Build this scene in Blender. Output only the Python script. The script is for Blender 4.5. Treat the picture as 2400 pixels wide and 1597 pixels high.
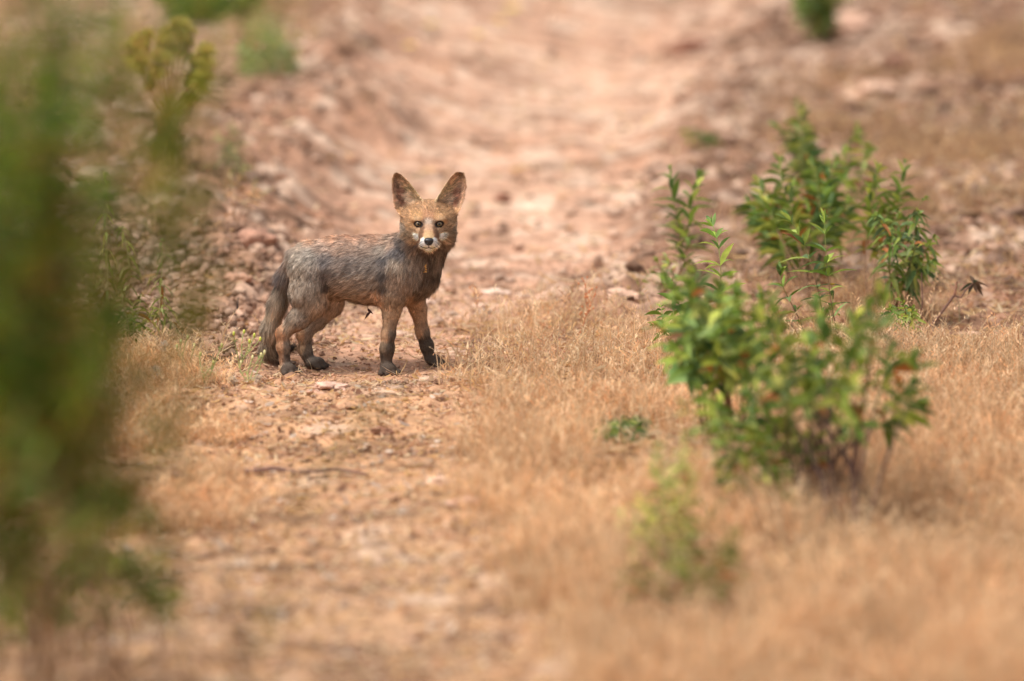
import bpy, math, random
import numpy as np
from mathutils import Vector, Euler

# ------------------------------------------------------------------ camera
D, TH = 12.0, math.radians(11.0)
LENS = 196.0
F = 2400 * LENS / 36.0
PITCH = TH - 72 / F
CAM = np.array([0.349, -D * math.cos(TH), D * math.sin(TH)])
sc = bpy.context.scene
for o in list(bpy.data.objects):
    bpy.data.objects.remove(o)
col = sc.collection
cd = bpy.data.cameras.new('camera')
cam = bpy.data.objects.new('camera', cd)
col.objects.link(cam)
cam.location = CAM
cam.rotation_euler = (math.pi / 2 - PITCH, 0, 0)
cd.lens = LENS
cd.sensor_width = 36
cd.clip_start = 0.1
cd.clip_end = 500
cd.dof.use_dof = True
cd.dof.focus_distance = 11.93
cd.dof.aperture_fstop = 1.6
sc.camera = cam

# ------------------------------------------------------------------ light
SUN_EL, SUN_AZ = math.radians(64), math.radians(-118)   # left, a little to the front, high, through thin cloud
w = bpy.data.worlds.new('World')
sc.world = w
w.use_nodes = True
nt = w.node_tree
bg = nt.nodes['Background']
sky = nt.nodes.new('ShaderNodeTexSky')
sky.sky_type = 'NISHITA'
sky.sun_disc = False
sky.sun_elevation = SUN_EL
sky.sun_rotation = SUN_AZ
sky.dust_density = 4.0
sky.air_density = 0.9
sky.ozone_density = 0.6
hs = nt.nodes.new('ShaderNodeHueSaturation')      # thin white cloud over the whole sky
hs.inputs['Saturation'].default_value = 0.35
nt.links.new(sky.outputs[0], hs.inputs['Color'])
nt.links.new(hs.outputs[0], bg.inputs[0])
bg.inputs[1].default_value = 0.13
sd = bpy.data.lights.new('sun', 'SUN')
sun = bpy.data.objects.new('sun', sd)
col.objects.link(sun)
sd.energy = 1.5
sd.angle = math.radians(14)
sd.color = (1.0, 0.96, 0.90)
sv = Vector((math.sin(SUN_AZ) * math.cos(SUN_EL), math.cos(SUN_AZ) * math.cos(SUN_EL), math.sin(SUN_EL)))
sun.rotation_euler = sv.to_track_quat('Z', 'Y').to_euler()
sc.view_settings.view_transform = 'Standard'
sc.view_settings.look = 'None'
sc.view_settings.gamma = 1
sc.view_settings.exposure = 0.78
sc.cycles.use_denoising = True
sc.cycles.max_bounces = 6
sc.cycles.transparent_max_bounces = 4

# ------------------------------------------------------------------ helpers
FW = np.array([0, math.cos(PITCH), -math.sin(PITCH)])
UP = np.array([0, math.sin(PITCH), math.cos(PITCH)])
RT = np.array([1.0, 0, 0])
def ray(px, py):
    return FW + (px - 1200) / F * RT - (py - 798.5) / F * UP
def P(px, py, y=0.0):                       # world point on the vertical plane y
    d = ray(px, py)
    return CAM + d * ((y - CAM[1]) / d[1])
def G(px, py, z=0.0):                       # world point at height z
    d = ray(px, py)
    return CAM + d * ((z - CAM[2]) / d[2])
PXM = 0.000918

def srgb(c):
    c = np.asarray(c, float) / 255.0
    return np.where(c <= 0.04045, c / 12.92, ((c + 0.055) / 1.055) ** 2.4)

RNG = np.random.default_rng(7)
LAT = RNG.random((64, 64, 64)).astype(np.float32)
def noise3(p, s=1.0, off=0.0):
    p = np.asarray(p, float) * s + off
    i = np.floor(p).astype(int)
    f = p - i
    f = f * f * (3 - 2 * f)
    r = 0
    for a in (0, 1):
        wa = f[..., 0] if a else 1 - f[..., 0]
        for b in (0, 1):
            wb = f[..., 1] if b else 1 - f[..., 1]
            for c in (0, 1):
                wc = f[..., 2] if c else 1 - f[..., 2]
                r = r + wa * wb * wc * LAT[(i[..., 0] + a) & 63, (i[..., 1] + b) & 63, (i[..., 2] + c) & 63]
    return r
def noise2(x, y, s=1.0, off=0.0):
    return noise3(np.stack([x, y, np.zeros_like(x) + 0.37 + off], -1), s, off * 3.1)
def sstep(a, b, x):
    t = np.clip((x - a) / (b - a), 0, 1)
    return t * t * (3 - 2 * t)

class MB:                                    # collects geometry with per-vertex colour
    def __init__(self):
        self.v, self.f, self.c, self.n, self.k = [], {}, [], [], 0
    def add(self, v, f, c, nrm=None):
        v = np.asarray(v, float).reshape(-1, 3)
        c = np.broadcast_to(np.asarray(c, float), (len(v), 3))
        f = np.asarray(f, np.int64)
        self.v.append(v); self.c.append(c)
        self.f.setdefault(f.shape[1], []).append(f + self.k)
        if nrm is not None: self.n.append(nrm)
        self.k += len(v)
    def build(self, name, mat, parent=None, smooth=True, origin=None):
        V = np.concatenate(self.v) if self.v else np.zeros((0, 3))
        C = np.concatenate(self.c) if self.c else np.zeros((0, 3))
        if origin is not None: V = V - np.asarray(origin)
        me = bpy.data.meshes.new(name)
        me.vertices.add(len(V)); me.vertices.foreach_set('co', V.astype(np.float32).ravel())
        fl, st, k = [], [], 0
        for n, fs in self.f.items():
            a = np.concatenate(fs)
            fl.append(a.ravel()); st.append(k + np.arange(len(a)) * n); k += a.size
        fl = np.concatenate(fl); st = np.concatenate(st)
        me.loops.add(len(fl)); me.loops.foreach_set('vertex_index', fl.astype(np.int32))
        me.polygons.add(len(st)); me.polygons.foreach_set('loop_start', st.astype(np.int32))
        me.update(calc_edges=True)
        me.polygons.foreach_set('use_smooth', np.full(len(st), smooth))
        ca = me.color_attributes.new('Col', 'FLOAT_COLOR', 'POINT')
        ca.data.foreach_set('color', np.concatenate([C, np.ones((len(C), 1))], 1).astype(np.float32).ravel())
        if self.n:
            N = np.concatenate(self.n)
            me.normals_split_custom_set_from_vertices(N.tolist())
        me.materials.append(mat)
        o = bpy.data.objects.new(name, me)
        col.objects.link(o)
        if parent is not None:
            o.parent = parent
            o.location = -np.asarray(parent.location) if origin is None else np.asarray(origin) - np.asarray(parent.location)
        elif origin is not None:
            o.location = origin
        return o

def unit(a):
    return a / np.maximum(np.linalg.norm(a, axis=-1, keepdims=True), 1e-9)

def strips(mb, base, dirv, side, L, W, bend, seg, prof, c0, c1, nrm=None, fold=0.0):
    """N ribbons; prof(t) gives relative half width; 3 columns when folded"""
    base = np.asarray(base, float); n = len(base)
    t = np.linspace(0, 1, seg + 1)
    L = np.broadcast_to(L, (n,)); W = np.broadcast_to(W, (n,))
    d = unit(dirv); s = unit(side)
    up = np.cross(s, d)
    p = base[:, None] + d[:, None] * (L[:, None] * t)[..., None] + np.asarray(bend)[:, None] * (L[:, None] * t ** 2)[..., None]
    hw = (W[:, None] * prof(t)[None])[..., None] * 0.5
    colz = (np.asarray(c0)[:, None] * (1 - t)[None, :, None] + np.asarray(c1)[:, None] * t[None, :, None])
    if fold:
        rows = np.stack([p - s[:, None] * hw + up[:, None] * hw * fold, p, p + s[:, None] * hw + up[:, None] * hw * fold], 2)
        m = 3
    else:
        rows = np.stack([p - s[:, None] * hw, p + s[:, None] * hw], 2); m = 2
    cc = np.repeat(colz[:, :, None], m, 2)
    V = rows.reshape(-1, 3)
    idx = np.arange(n)[:, None, None] * ((seg + 1) * m) + (np.arange(seg)[:, None] * m + np.arange(m - 1)[None])[None]
    f = np.stack([idx, idx + 1, idx + m + 1, idx + m], -1).reshape(-1, 4)
    nn = None
    if nrm is not None: nn = np.repeat(nrm[:, None], (seg + 1) * m, 1).reshape(-1, 3)
    mb.add(V, f, cc.reshape(-1, 3), nn)

def tube(mb, pts, rad, c, sides=6):
    pts = np.asarray(pts, float); n = len(pts)
    rad = np.broadcast_to(rad, (n,))
    c = np.asarray(c, float)
    if c.ndim == 1: c = np.broadcast_to(c, (n, 3))
    tg = unit(np.gradient(pts, axis=0))
    ref = np.array([0.31, 0.9, 0.2])
    a = unit(np.cross(tg, ref)); b = np.cross(tg, a)
    ang = np.linspace(0, 2 * np.pi, sides, endpoint=False)
    V = pts[:, None] + rad[:, None, None] * (a[:, None] * np.cos(ang)[None, :, None] + b[:, None] * np.sin(ang)[None, :, None])
    i = np.arange(n - 1)[:, None] * sides; j = np.arange(sides)[None]; j2 = (j + 1) % sides
    f = np.stack([i + j, i + j2, i + sides + j2, i + sides + j], -1).reshape(-1, 4)
    mb.add(V.reshape(-1, 3), f, np.repeat(c, sides, 0))
    for e in (0, n - 1):
        mb.add(np.concatenate([V[e], pts[e:e + 1]]), [[q, (q + 1) % sides, sides] for q in range(sides)], c[e])

def bez(a, b, c, d, n=10):
    t = np.linspace(0, 1, n)[:, None]
    return (1 - t) ** 3 * a + 3 * (1 - t) ** 2 * t * b + 3 * (1 - t) * t ** 2 * c + t ** 3 * d

def ico(sub=1):
    import bmesh
    bm = bmesh.new(); bmesh.ops.create_icosphere(bm, subdivisions=sub, radius=1)
    v = np.array([x.co[:] for x in bm.verts]); f = np.array([[y.index for y in x.verts] for x in bm.faces]); bm.free()
    return v, f

def tag(o, label=None, cat=None, group=None, kind=None):
    if label: o['label'] = label
    if cat: o['category'] = cat
    if group: o['group'] = group
    if kind: o['kind'] = kind
    return o
def empty(name, loc, label, cat, group=None):
    o = bpy.data.objects.new(name, None); col.objects.link(o)
    o.location = Vector(loc); o.empty_display_size = 0.05
    bpy.context.view_layer.update()
    return tag(o, label, cat, group)

# ------------------------------------------------------------------ materials
def mat(name, rough=0.8, trans=0.0, spec=0.3, nscale=0, namt=0.0, bump=0.0, bscale=200, sheen=0.0, hue=0.0):
    m = bpy.data.materials.new(name); m.use_nodes = True
    t = m.node_tree; N = t.nodes; K = t.links
    b = N['Principled BSDF']; out = N['Material Output']
    at = N.new('ShaderNodeAttribute'); at.attribute_name = 'Col'
    c = at.outputs['Color']
    tc = N.new('ShaderNodeTexCoord')
    if nscale:
        no = N.new('ShaderNodeTexNoise'); no.inputs['Scale'].default_value = nscale; no.inputs['Detail'].default_value = 6
        K.new(tc.outputs['Object'], no.inputs['Vector'])
        mr = N.new('ShaderNodeMapRange'); mr.inputs[1].default_value = 0.3; mr.inputs[2].default_value = 0.7
        mr.inputs[3].default_value = 1 - namt; mr.inputs[4].default_value = 1 + namt
        K.new(no.outputs[0], mr.inputs[0])
        mx = N.new('ShaderNodeVectorMath'); mx.operation = 'SCALE'
        K.new(c, mx.inputs[0]); K.new(mr.outputs[0], mx.inputs['Scale'])
        c = mx.outputs[0]
    K.new(c, b.inputs['Base Color'])
    b.inputs['Roughness'].default_value = rough
    b.inputs['Specular IOR Level'].default_value = spec
    if sheen: b.inputs['Sheen Weight'].default_value = sheen
    if bump:
        n2 = N.new('ShaderNodeTexNoise'); n2.inputs['Scale'].default_value = bscale; n2.inputs['Detail'].default_value = 5
        K.new(tc.outputs['Object'], n2.inputs['Vector'])
        bp = N.new('ShaderNodeBump'); bp.inputs['Distance'].default_value = bump
        K.new(n2.outputs[0], bp.inputs['Height']); K.new(bp.outputs[0], b.inputs['Normal'])
    if trans:
        tr = N.new('ShaderNodeBsdfTranslucent'); K.new(c, tr.inputs[0])
        ms = N.new('ShaderNodeMixShader'); ms.inputs[0].default_value = trans
        K.new(b.outputs[0], ms.inputs[1]); K.new(tr.outputs[0], ms.inputs[2]); K.new(ms.outputs[0], out.inputs[0])
    return m
M_SOIL = mat('dry_earth', 0.95, 0, 0.15, 60, 0.22, 0.004, 140)
M_STONE = mat('earth_clod', 0.92, 0, 0.2, 90, 0.2, 0.002, 250)
M_GRASS = mat('dry_grass', 0.6, 0.5, 0.3)
M_LEAF = mat('green_leaf', 0.5, 0.36, 0.3, 60, 0.22)
M_STEM = mat('plant_stem', 0.75, 0, 0.3, 80, 0.25)
M_FUR = mat('fox_fur', 0.62, 0.12, 0.25)
M_SKIN = mat('fox_skin', 0.8, 0, 0.2, 300, 0.25)
M_PLAIN = mat('plain_matte', 0.7, 0.15, 0.3)

# ------------------------------------------------------------------ terrain
PATH = np.array([G(*p)[:2] for p in [(700, 1750), (740, 1597), (800, 1200), (880, 960), (930, 820), (1090, 560), (1230, 300), (1330, 60), (1360, -60)]])
def path_x(y):
    return np.interp(y, PATH[:, 1], PATH[:, 0])
def path_mask(x, y):                          # 1 on the worn track
    d = np.abs(x - path_x(y)) + (noise2(x, y, 3.0, 1.0) - 0.5) * 0.25
    wd = np.interp(y, [-3, -1, 0, 2, 6], [0.36, 0.30, 0.26, 0.34, 0.5])
    return 1 - sstep(wd * 0.75, wd * 1.35, d)
GEDGE = np.array([G(*p)[:2] for p in [(1330, 1800), (1250, 1597), (1160, 1300), (1090, 1050), (1075, 900), (1090, 800), (1120, 740)]])
def grass_mask(x, y):                         # tall dry grass, right foreground
    e = np.interp(y, GEDGE[:, 1], GEDGE[:, 0])
    a = sstep(-0.06, 0.12, x - e + (noise2(x, y, 7, 2.) - 0.5) * 0.2)
    back = np.interp(x, [0.2, 0.5, 0.9, 1.3, 1.9], [0.62, 0.55, 0.25, 0.1, -0.1])
    return a * (1 - sstep(-0.15, 0.25, y - back + (noise2(x, y, 6, 4.) - 0.5) * 0.25))
def H(x, y):
    x = np.asarray(x, float); y = np.asarray(y, float)
    calm = 1 - np.exp(-((x - 0.02) / 0.32) ** 2 - (y / 0.2) ** 2)
    h = (noise2(x, y, 0.8, 3.) - 0.5) * 0.09 * calm
    h += (noise2(x, y, 3.1, 5.) - 0.5) * 0.035 * calm
    offp = 1 - path_mask(x, y)
    h += offp * sstep(0.1, 1.2, y) * 0.05 * calm
    lb = sstep(-0.25, -0.9, x - 0.18 * y) * sstep(-1.6, 0.3, y)
    h += lb * 0.10
    h = h - (1 - offp) * 0.012 * calm
    return h
_G0 = G
def G(px, py, z=None):                        # where a sight line meets the uneven ground
    g = _G0(px, py)
    for _ in range(6): g = _G0(px, py, float(H(g[0], g[1])))
    return g
def Hd(x, y):                                 # with the fine crumbs
    h = H(x, y)
    calm = 0.35 + 0.65 * (1 - np.exp(-((x - 0.02) / 0.3) ** 2 - (y / 0.12) ** 2))
    offp = 1 - path_mask(x, y)
    far = sstep(0.2, 1.5, y)
    a = noise2(x, y, 14, 7.); b = noise2(x, y, 33, 8.); c = noise2(x, y, 75, 9.)
    am = (0.4 + 0.8 * offp) * (1 + 0.15 * far) * calm
    h = h + am * (np.abs(a - 0.5) * 0.04 - 0.01 + (b - 0.5) * 0.021) + (c - 0.5) * 0.005 * calm
    return h
def soil_col(x, y):
    n1 = noise2(x, y, 2.2, 11.); n2 = noise2(x, y, 9, 12.); n3 = noise2(x, y, 45, 13.); n4 = noise2(x, y, 22, 14.)
    pink = srgb((200, 158, 129)); red = srgb((174, 124, 94)); brown = srgb((132, 96, 72)); pale = srgb((214, 184, 158)); straw = srgb((196, 152, 104))
    pm = path_mask(x, y)
    red = np.asarray(red)
    c = red[None] * (1 - n1)[:, None] + pink[None] * n1[:, None]
    k = (1 - pm) * sstep(-0.2, 1.5, y) * np.where(x > path_x(y), .9, .5)
    c = c * (1 - k[:, None]) + brown * k[:, None]
    k = pm * sstep(-0.5, 1.5, y) * 0.45
    c = c * (1 - k[:, None]) + pink * k[:, None]
    k = sstep(0.3, -0.8, y) * 0.55 * (0.4 + n4)
    c = c * (1 - k[:, None]) + straw * k[:, None]
    k = sstep(0.62, 0.8, n2) * 0.55
    c = c * (1 - k[:, None]) + pale * k[:, None]
    k = sstep(0.35, 0.15, n2) * 0.35
    c = c * (1 - k[:, None]) + brown * 0.8 * k[:, None]
    st = noise2(x * 5.0, y * 15.0, 1.0, 15.)
    k = sstep(.56, .74, st) * .6
    c = c * (1 - k[:, None]) + brown * .72 * k[:, None]
    k = sstep(.60, .8, noise2(x, y, 17, 16.)) * sstep(.3, 1.2, y) * .6
    c = c * (1 - k[:, None]) + pale * k[:, None]
    k = sstep(.60, .8, noise2(x, y, 13, 17.)) * sstep(.3, 1.2, y) * (1.1 - pm)
    c = c * (1 - k[:, None] * .85) + brown * .55 * k[:, None] * .85
    g_ = c.mean(1, keepdims=True); c = g_ + (c - g_) * .93
    return c * ((0.8 + 0.4 * n3) * (1 - .2 * sstep(-.6, -2.2, y)))[:, None]

def axis(parts):
    out = []
    for a, b, s in parts: out.append(np.arange(a, b, s))
    return np.concatenate(out)
xs = np.concatenate([-np.geomspace(2.4, 150, 30)[::-1], axis([(-2.3, -0.9, 0.03), (-0.9, 1.9, 0.0075), (1.9, 3.2, 0.03)]), np.geomspace(3.3, 150, 30)])
ys = np.concatenate([-np.geomspace(3.2, 150, 30)[::-1], axis([(-3.1, -0.9, 0.014), (-0.9, 1.3, 0.0075), (1.3, 7.5, 0.02)]), np.geomspace(7.6, 150, 30)])
X, Y = np.meshgrid(xs, ys)
xf, yf = X.ravel(), Y.ravel()
mb = MB()
nx, ny = len(xs), len(ys)
ii = (np.arange(ny - 1)[:, None] * nx + np.arange(nx - 1)[None]).ravel()
mb.add(np.stack([xf, yf, Hd(xf, yf)], 1), np.stack([ii, ii + 1, ii + nx + 1, ii + nx], 1), soil_col(xf, yf))
ground = mb.build('ground', M_SOIL)
tag(ground, kind='structure')

# frustum test so that scattered stuff is built where it can be seen (plus a margin)
def seen(x, y, m=250):
    dy = (y - CAM[1]) * math.cos(PITCH) + (CAM[2]) * math.sin(PITCH)
    px = (x - CAM[0]) / dy * F + 1200
    v = -(y - CAM[1]) * math.sin(PITCH) + CAM[2] * math.cos(PITCH)
    py = 798.5 + v / dy * F
    return (px > -m) & (px < 2400 + m) & (py > -m) & (py < 1597 + m)
def scatter(n, y0, y1, dens=None, pw=1.0, x0=-2.3, x1=3.1):
    out = []
    tot = 0
    for _ in range(200):
        y = y0 + (y1 - y0) * RNG.random(n) ** pw; x = RNG.uniform(x0, x1, n)
        k = seen(x, y)
        if dens is not None: k &= RNG.random(n) < dens(x, y)
        out.append(np.stack([x[k], y[k]], 1)); tot += k.sum()
        if tot >= n: break
    return np.concatenate(out)[:n]

# gravel and clods --------------------------------------------------------
IV, IF = ico(2)
IV1, IF1 = ico(1)
def rock_variants(k, rough, tpl=IV):
    r = []
    for i in range(k):
        n = noise3(tpl, 1.3, i * 7.3) + 0.55 * noise3(tpl, 3.3, i * 3.7) - .05
        v = tpl * (0.62 + rough * (n[:, None] - 0.72)) 
        v = np.sign(v) * np.abs(v) ** 0.92
        r.append(v)
    return r
RV = rock_variants(14, 1.25); RV1 = rock_variants(14, 1.2, IV1)
def stones(mb, xy, size, cols, flat=0.6, sink=0.3, hi=True):
    V, FC = (RV, IF) if hi else (RV1, IF1)
    n = len(xy)
    z = H(xy[:, 0], xy[:, 1])
    kind = RNG.integers(0, len(V), n)
    yaw = RNG.uniform(0, 6.28, n)
    sx = size * RNG.uniform(0.7, 1.3, n); sy = size * RNG.uniform(0.7, 1.3, n); sz = size * flat * RNG.uniform(0.6, 1.3, n)
    for k in range(len(V)):
        q = np.where(kind == k)[0]
        if not len(q): continue
        t = V[k][None] * np.stack([sx, sy, sz], 1)[q][:, None]
        c, s = np.cos(yaw[q])[:, None], np.sin(yaw[q])[:, None]
        v = np.stack([t[..., 0] * c - t[..., 1] * s, t[..., 0] * s + t[..., 1] * c, t[..., 2]], -1)
        v[..., 0] += xy[q, 0][:, None]; v[..., 1] += xy[q, 1][:, None]
        v[..., 2] += (z[q] + sz[q] * (1 - 2 * sink) * 0.6)[:, None]
        f = (np.arange(len(q))[:, None, None] * len(V[k]) + FC[None]).reshape(-1, 3)
        mb.add(v.reshape(-1, 3), f, np.repeat(cols[q], len(V[k]), 0))
def stone_cols(xy, n):
    base = soil_col(xy[:, 0], xy[:, 1])
    g = RNG.random((n, 1))
    pal = np.array([srgb((206, 174, 150)), srgb((186, 144, 118)), srgb((156, 114, 90)), srgb((136, 104, 86)), srgb((198, 160, 134))])
    return (base * 0.6 + pal[RNG.integers(0, 5, n)] * 0.4) * (0.55 + 0.8 * g)
mb = MB()
xy = scatter(9000, -3.0, 7.2, lambda x, y: 0.25 + 0.3 * (1 - path_mask(x, y)) * sstep(-.3, .8, y)); n = len(xy)
sz = (0.0045 + 0.017 * RNG.random(n) ** 4) * (1 + 0.4 * sstep(0.3, 2.5, xy[:, 1]) * (1.2 - path_mask(xy[:, 0], xy[:, 1])))
near = np.hypot(xy[:, 0] - 0.03, (xy[:, 1]) * 1.2) < 0.26
sz = np.where(near, np.minimum(sz, 0.007), sz)
stones(mb, xy, sz, stone_cols(xy, n), 0.5, 0.45)
xy = scatter(16000, -0.9, 1.6, lambda x, y: 0.6 - 0.45 * grass_mask(x, y), x0=-1.2, x1=2.2); n = len(xy)
stones(mb, xy, 0.0022 + 0.0055 * RNG.random(n) ** 2, stone_cols(xy, n), 0.7, 0.3, hi=False)
# crumbly bank left of and behind the animal
xy = scatter(7000, 0.02, 1.3, lambda x, y: sstep(-0.05, -0.25, x - 0.12 * y) * 0.9, x0=-1.0, x1=0.2); n = len(xy)
stones(mb, xy, 0.003 + 0.016 * RNG.random(n) ** 4, stone_cols(xy, n) * 0.84, 0.75, 0.25)
xy = scatter(3000, 0.9, 7.0, lambda x, y: sstep(0.15, 0.7, x - path_x(y)) * 0.9); n = len(xy)
stones(mb, xy, 0.006 + 0.026 * RNG.random(n) ** 4, stone_cols(xy, n) * 0.78, 0.6, 0.35)
xy = scatter(700, 0.4, 7.0, lambda x, y: 0.5 - .45 * sstep(.5, .9, x - path_x(y))); n = len(xy)
stones(mb, xy, 0.008 + 0.024 * RNG.random(n) ** 3, stone_cols(xy, n) * 0.65 + srgb((222, 190, 166)) * 0.35, 0.45, 0.3)
tag(mb.build('gravel', M_STONE), 'loose reddish gravel and crumbled clods strewn over the track', 'gravel', kind='stuff')

# flakes of straw and dead leaf on the track ------------------------------
mb = MB()
def litter(n, y0, y1, dens, L0, L1, wr, cols, lift=0.004, **k):
    xy = scatter(n, y0, y1, dens, **k); n = len(xy)
    a = RNG.uniform(0, 6.28, n)
    d = np.stack([np.cos(a), np.sin(a), RNG.normal(0, 0.16, n)], 1)
    s = np.stack([-np.sin(a), np.cos(a), RNG.normal(0, 0.35, n)], 1)
    L = RNG.uniform(L0, L1, n)
    base = np.stack([xy[:, 0], xy[:, 1], Hd(xy[:, 0], xy[:, 1]) + RNG.uniform(0.001, lift, n)], 1)
    c = cols[RNG.integers(0, len(cols), n)] * RNG.uniform(0.7, 1.2, (n, 1))
    strips(mb, base, d, s, L, L * wr * RNG.uniform(0.6, 1.4, n), np.stack([0 * a, 0 * a, RNG.uniform(-0.1, 0.25, n)], 1), 3,
           lambda t: np.sin(np.pi * (0.08 + 0.84 * t)) ** 0.8, c, c * 0.9, fold=0.3)
ST = np.array([srgb((222, 184, 130)), srgb((208, 166, 112)), srgb((232, 206, 166)), srgb((180, 132, 94)), srgb((220, 190, 156))])
PL = np.array([srgb((238, 218, 196)), srgb((226, 200, 178)), srgb((214, 176, 140)), srgb((150, 106, 80))])
litter(22000, -3.0, 1.0, lambda x, y: np.where(np.hypot(x - .03, y) < .22, .35, 1) * 0.85 - 0.5 * sstep(0.1, 0.9, y) - 0.4 * grass_mask(x, y), 0.008, 0.026, 0.35, ST)
litter(2600, -3.0, -0.1, lambda x, y: 0.9 * (np.hypot(x - .05, y * .8) > .25) - 0.7 * grass_mask(x, y), 0.010, 0.026, 0.5, PL * .9, 0.006)
litter(30000, -3.0, 0.8, lambda x, y: grass_mask(x, y), 0.010, 0.05, 0.12, ST, 0.02, x0=-.2, x1=2.4)
litter(9000, -0.9, 1.2, lambda x, y: 0.9 + 0 * x, 0.012, 0.05, 0.05, ST, 0.008, x0=-1.1, x1=2.1)
litter(5000, 0.5, 6.5, lambda x, y: 0.25 + 0.7 * sstep(0.8, 1.4, x - 0.1 * y), 0.02, 0.06, 0.2, ST)
litter(9000, 0.1, 4.0, lambda x, y: sstep(.5, 1., x - path_x(y)), 0.012, 0.04, 0.2, ST * .85, .01)
tag(mb.build('leaf_litter', M_GRASS), 'straw coloured flakes and dry leaf bits littering the track', 'leaf litter', kind='stuff')

# dry grass ---------------------------------------------------------------
def grass(mb, xy, h0, h1, w, cols, lean=0.35, seg=4, seed=0.0):
    n = len(xy)
    a = RNG.uniform(0, 6.28, n)
    l = np.abs(RNG.normal(0, lean, n))
    d = np.stack([np.cos(a) * l, np.sin(a) * l, np.ones(n)], 1)
    sa = RNG.uniform(0, 6.28, n)
    s = np.stack([np.cos(sa), np.sin(sa), 0 * sa], 1)
    L = RNG.uniform(h0, h1, n)
    bd = np.stack([np.cos(a) * l * 0.9 + RNG.normal(0, .12, n), np.sin(a) * l * .9, -0.15 - l * 0.4], 1)
    z = H(xy[:, 0], xy[:, 1])
    c = cols[RNG.integers(0, len(cols), n)] * RNG.uniform(0.65, 1.2, (n, 1))
    c = c * (.82 + .48 * noise2(xy[:, 0], xy[:, 1], 8, 31.))[:, None]
    g_ = c.mean(1, keepdims=True); c = g_ + (c - g_) * .88
    L = L * (.55 + .9 * noise2(xy[:, 0], xy[:, 1], 11, 33.))
    base = np.stack([xy[:, 0], xy[:, 1], z - 0.003], 1)
    strips(mb, base, d, s, L, w * RNG.uniform(0.6, 1.4, n), bd, seg, lambda t: 1.0 - 0.85 * t ** 1.5, c * 0.9, c)
    if seed:                                   # oat like spikelets near the tips
        du = unit(d)
        q = np.where(RNG.random(n) < seed)[0]
        for r in range(5):
            t = 0.68 + 0.08 * r
            b = base[q] + du[q] * (L[q] * t)[:, None] + bd[q] * (L[q] * t * t)[:, None]
            aa = RNG.uniform(0, 6.28, len(q))
            dd = np.stack([np.cos(aa) * .7, np.sin(aa) * .7, np.ones(len(q)) * 0.6], 1)
            cc = c[q] * 1.1
            strips(mb, b, dd, np.cross(dd, s[q] + .01), RNG.uniform(0.006, 0.012, len(q)), 0.003, dd * 0, 2, lambda t: np.array([0.3, 1, 0.1]), cc, cc)
GC = np.array([srgb((236, 196, 144)), srgb((232, 184, 130)), srgb((246, 216, 168)), srgb((214, 160, 110)), srgb((242, 206, 160)), srgb((224, 186, 140))])
BUSHES = [G(1980, 1215), G(1700, 1040), G(1840, 1300), G(1560, 1390), G(1650, 1500), G(1460, 1060)]
def clear(x, y):
    c = np.ones_like(x)
    for b in BUSHES: c = c * (1 - .8 * np.exp(-((x - b[0]) ** 2 + (y - b[1] + .08) ** 2) / .14 ** 2))
    return c
mb = MB()
xy = scatter(38000, -3.1, 0.9, lambda x, y: grass_mask(x, y) * (0.25 + 1.0 * sstep(.25, .7, noise2(x, y, 5, 20.))) * (1 - .7 * sstep(-.3, .3, y)) * clear(x, y), x0=-0.2, x1=2.5)
grass(mb, xy, 0.025, 0.11, 0.0022, GC, 0.3, seed=0.25)
xy = scatter(6500, -3.1, 0.5, lambda x, y: grass_mask(x, y) * sstep(.45, .6, noise2(x, y, 4, 22.)) * (1 - .75 * sstep(-.5, .2, y)) * clear(x, y), x0=-0.2, x1=2.5)
grass(mb, xy, 0.07, 0.14, 0.0018, GC * 0.95, 0.22, seed=0.6)
# left verge tufts
vm = lambda x, y: sstep(0.05, 0.3, path_x(y) - x) * sstep(0.5, 0.62, noise2(x, y, 6, 24.)) * (1 - sstep(-0.05, 0.2, y)) 
xy = scatter(15000, -1.6, 0.1, vm, x0=-1.2, x1=0.25)
xy = xy[(np.hypot(xy[:, 0] - 0.03, (xy[:, 1] + .05) * 1.0) > 0.36)]
grass(mb, xy, 0.02, 0.085, 0.0018, GC * 1.0, 0.5, seed=0.3)
xy = scatter(900, -2.9, 0.3, lambda x, y: 0.5 * (1 - path_mask(x, y)), x0=-1.2, x1=0.3)
grass(mb, xy, 0.03, 0.11, 0.0018, GC, 0.5, seed=0.3)
# dry mats further back
DG = np.array([srgb((206, 164, 112)), srgb((188, 142, 98)), srgb((170, 128, 92)), srgb((214, 178, 128))])
bm_ = lambda x, y: sstep(0.5, 1.0, x - path_x(y) - 0.05) * sstep(.42, .6, noise2(x, y, 2.2, 26.)) * 0.9
xy = scatter(16000, 0.3, 5.0, bm_)
grass(mb, xy, 0.02, 0.07, 0.003, DG, 0.6, seg=3, seed=.2)
bl = lambda x, y: sstep(0.45, 0.8, path_x(y) - x) * sstep(.45, .62, noise2(x, y, 2.4, 28.)) * 0.9
xy = scatter(5000, 0.9, 6.8, bl)
grass(mb, xy, 0.03, 0.12, 0.003, DG * 0.95, 0.45, seg=3, seed=.3)
tag(mb.build('dry_grass', M_GRASS), 'bleached orange dry grass standing beside the track', 'grass', kind='stuff')

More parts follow.
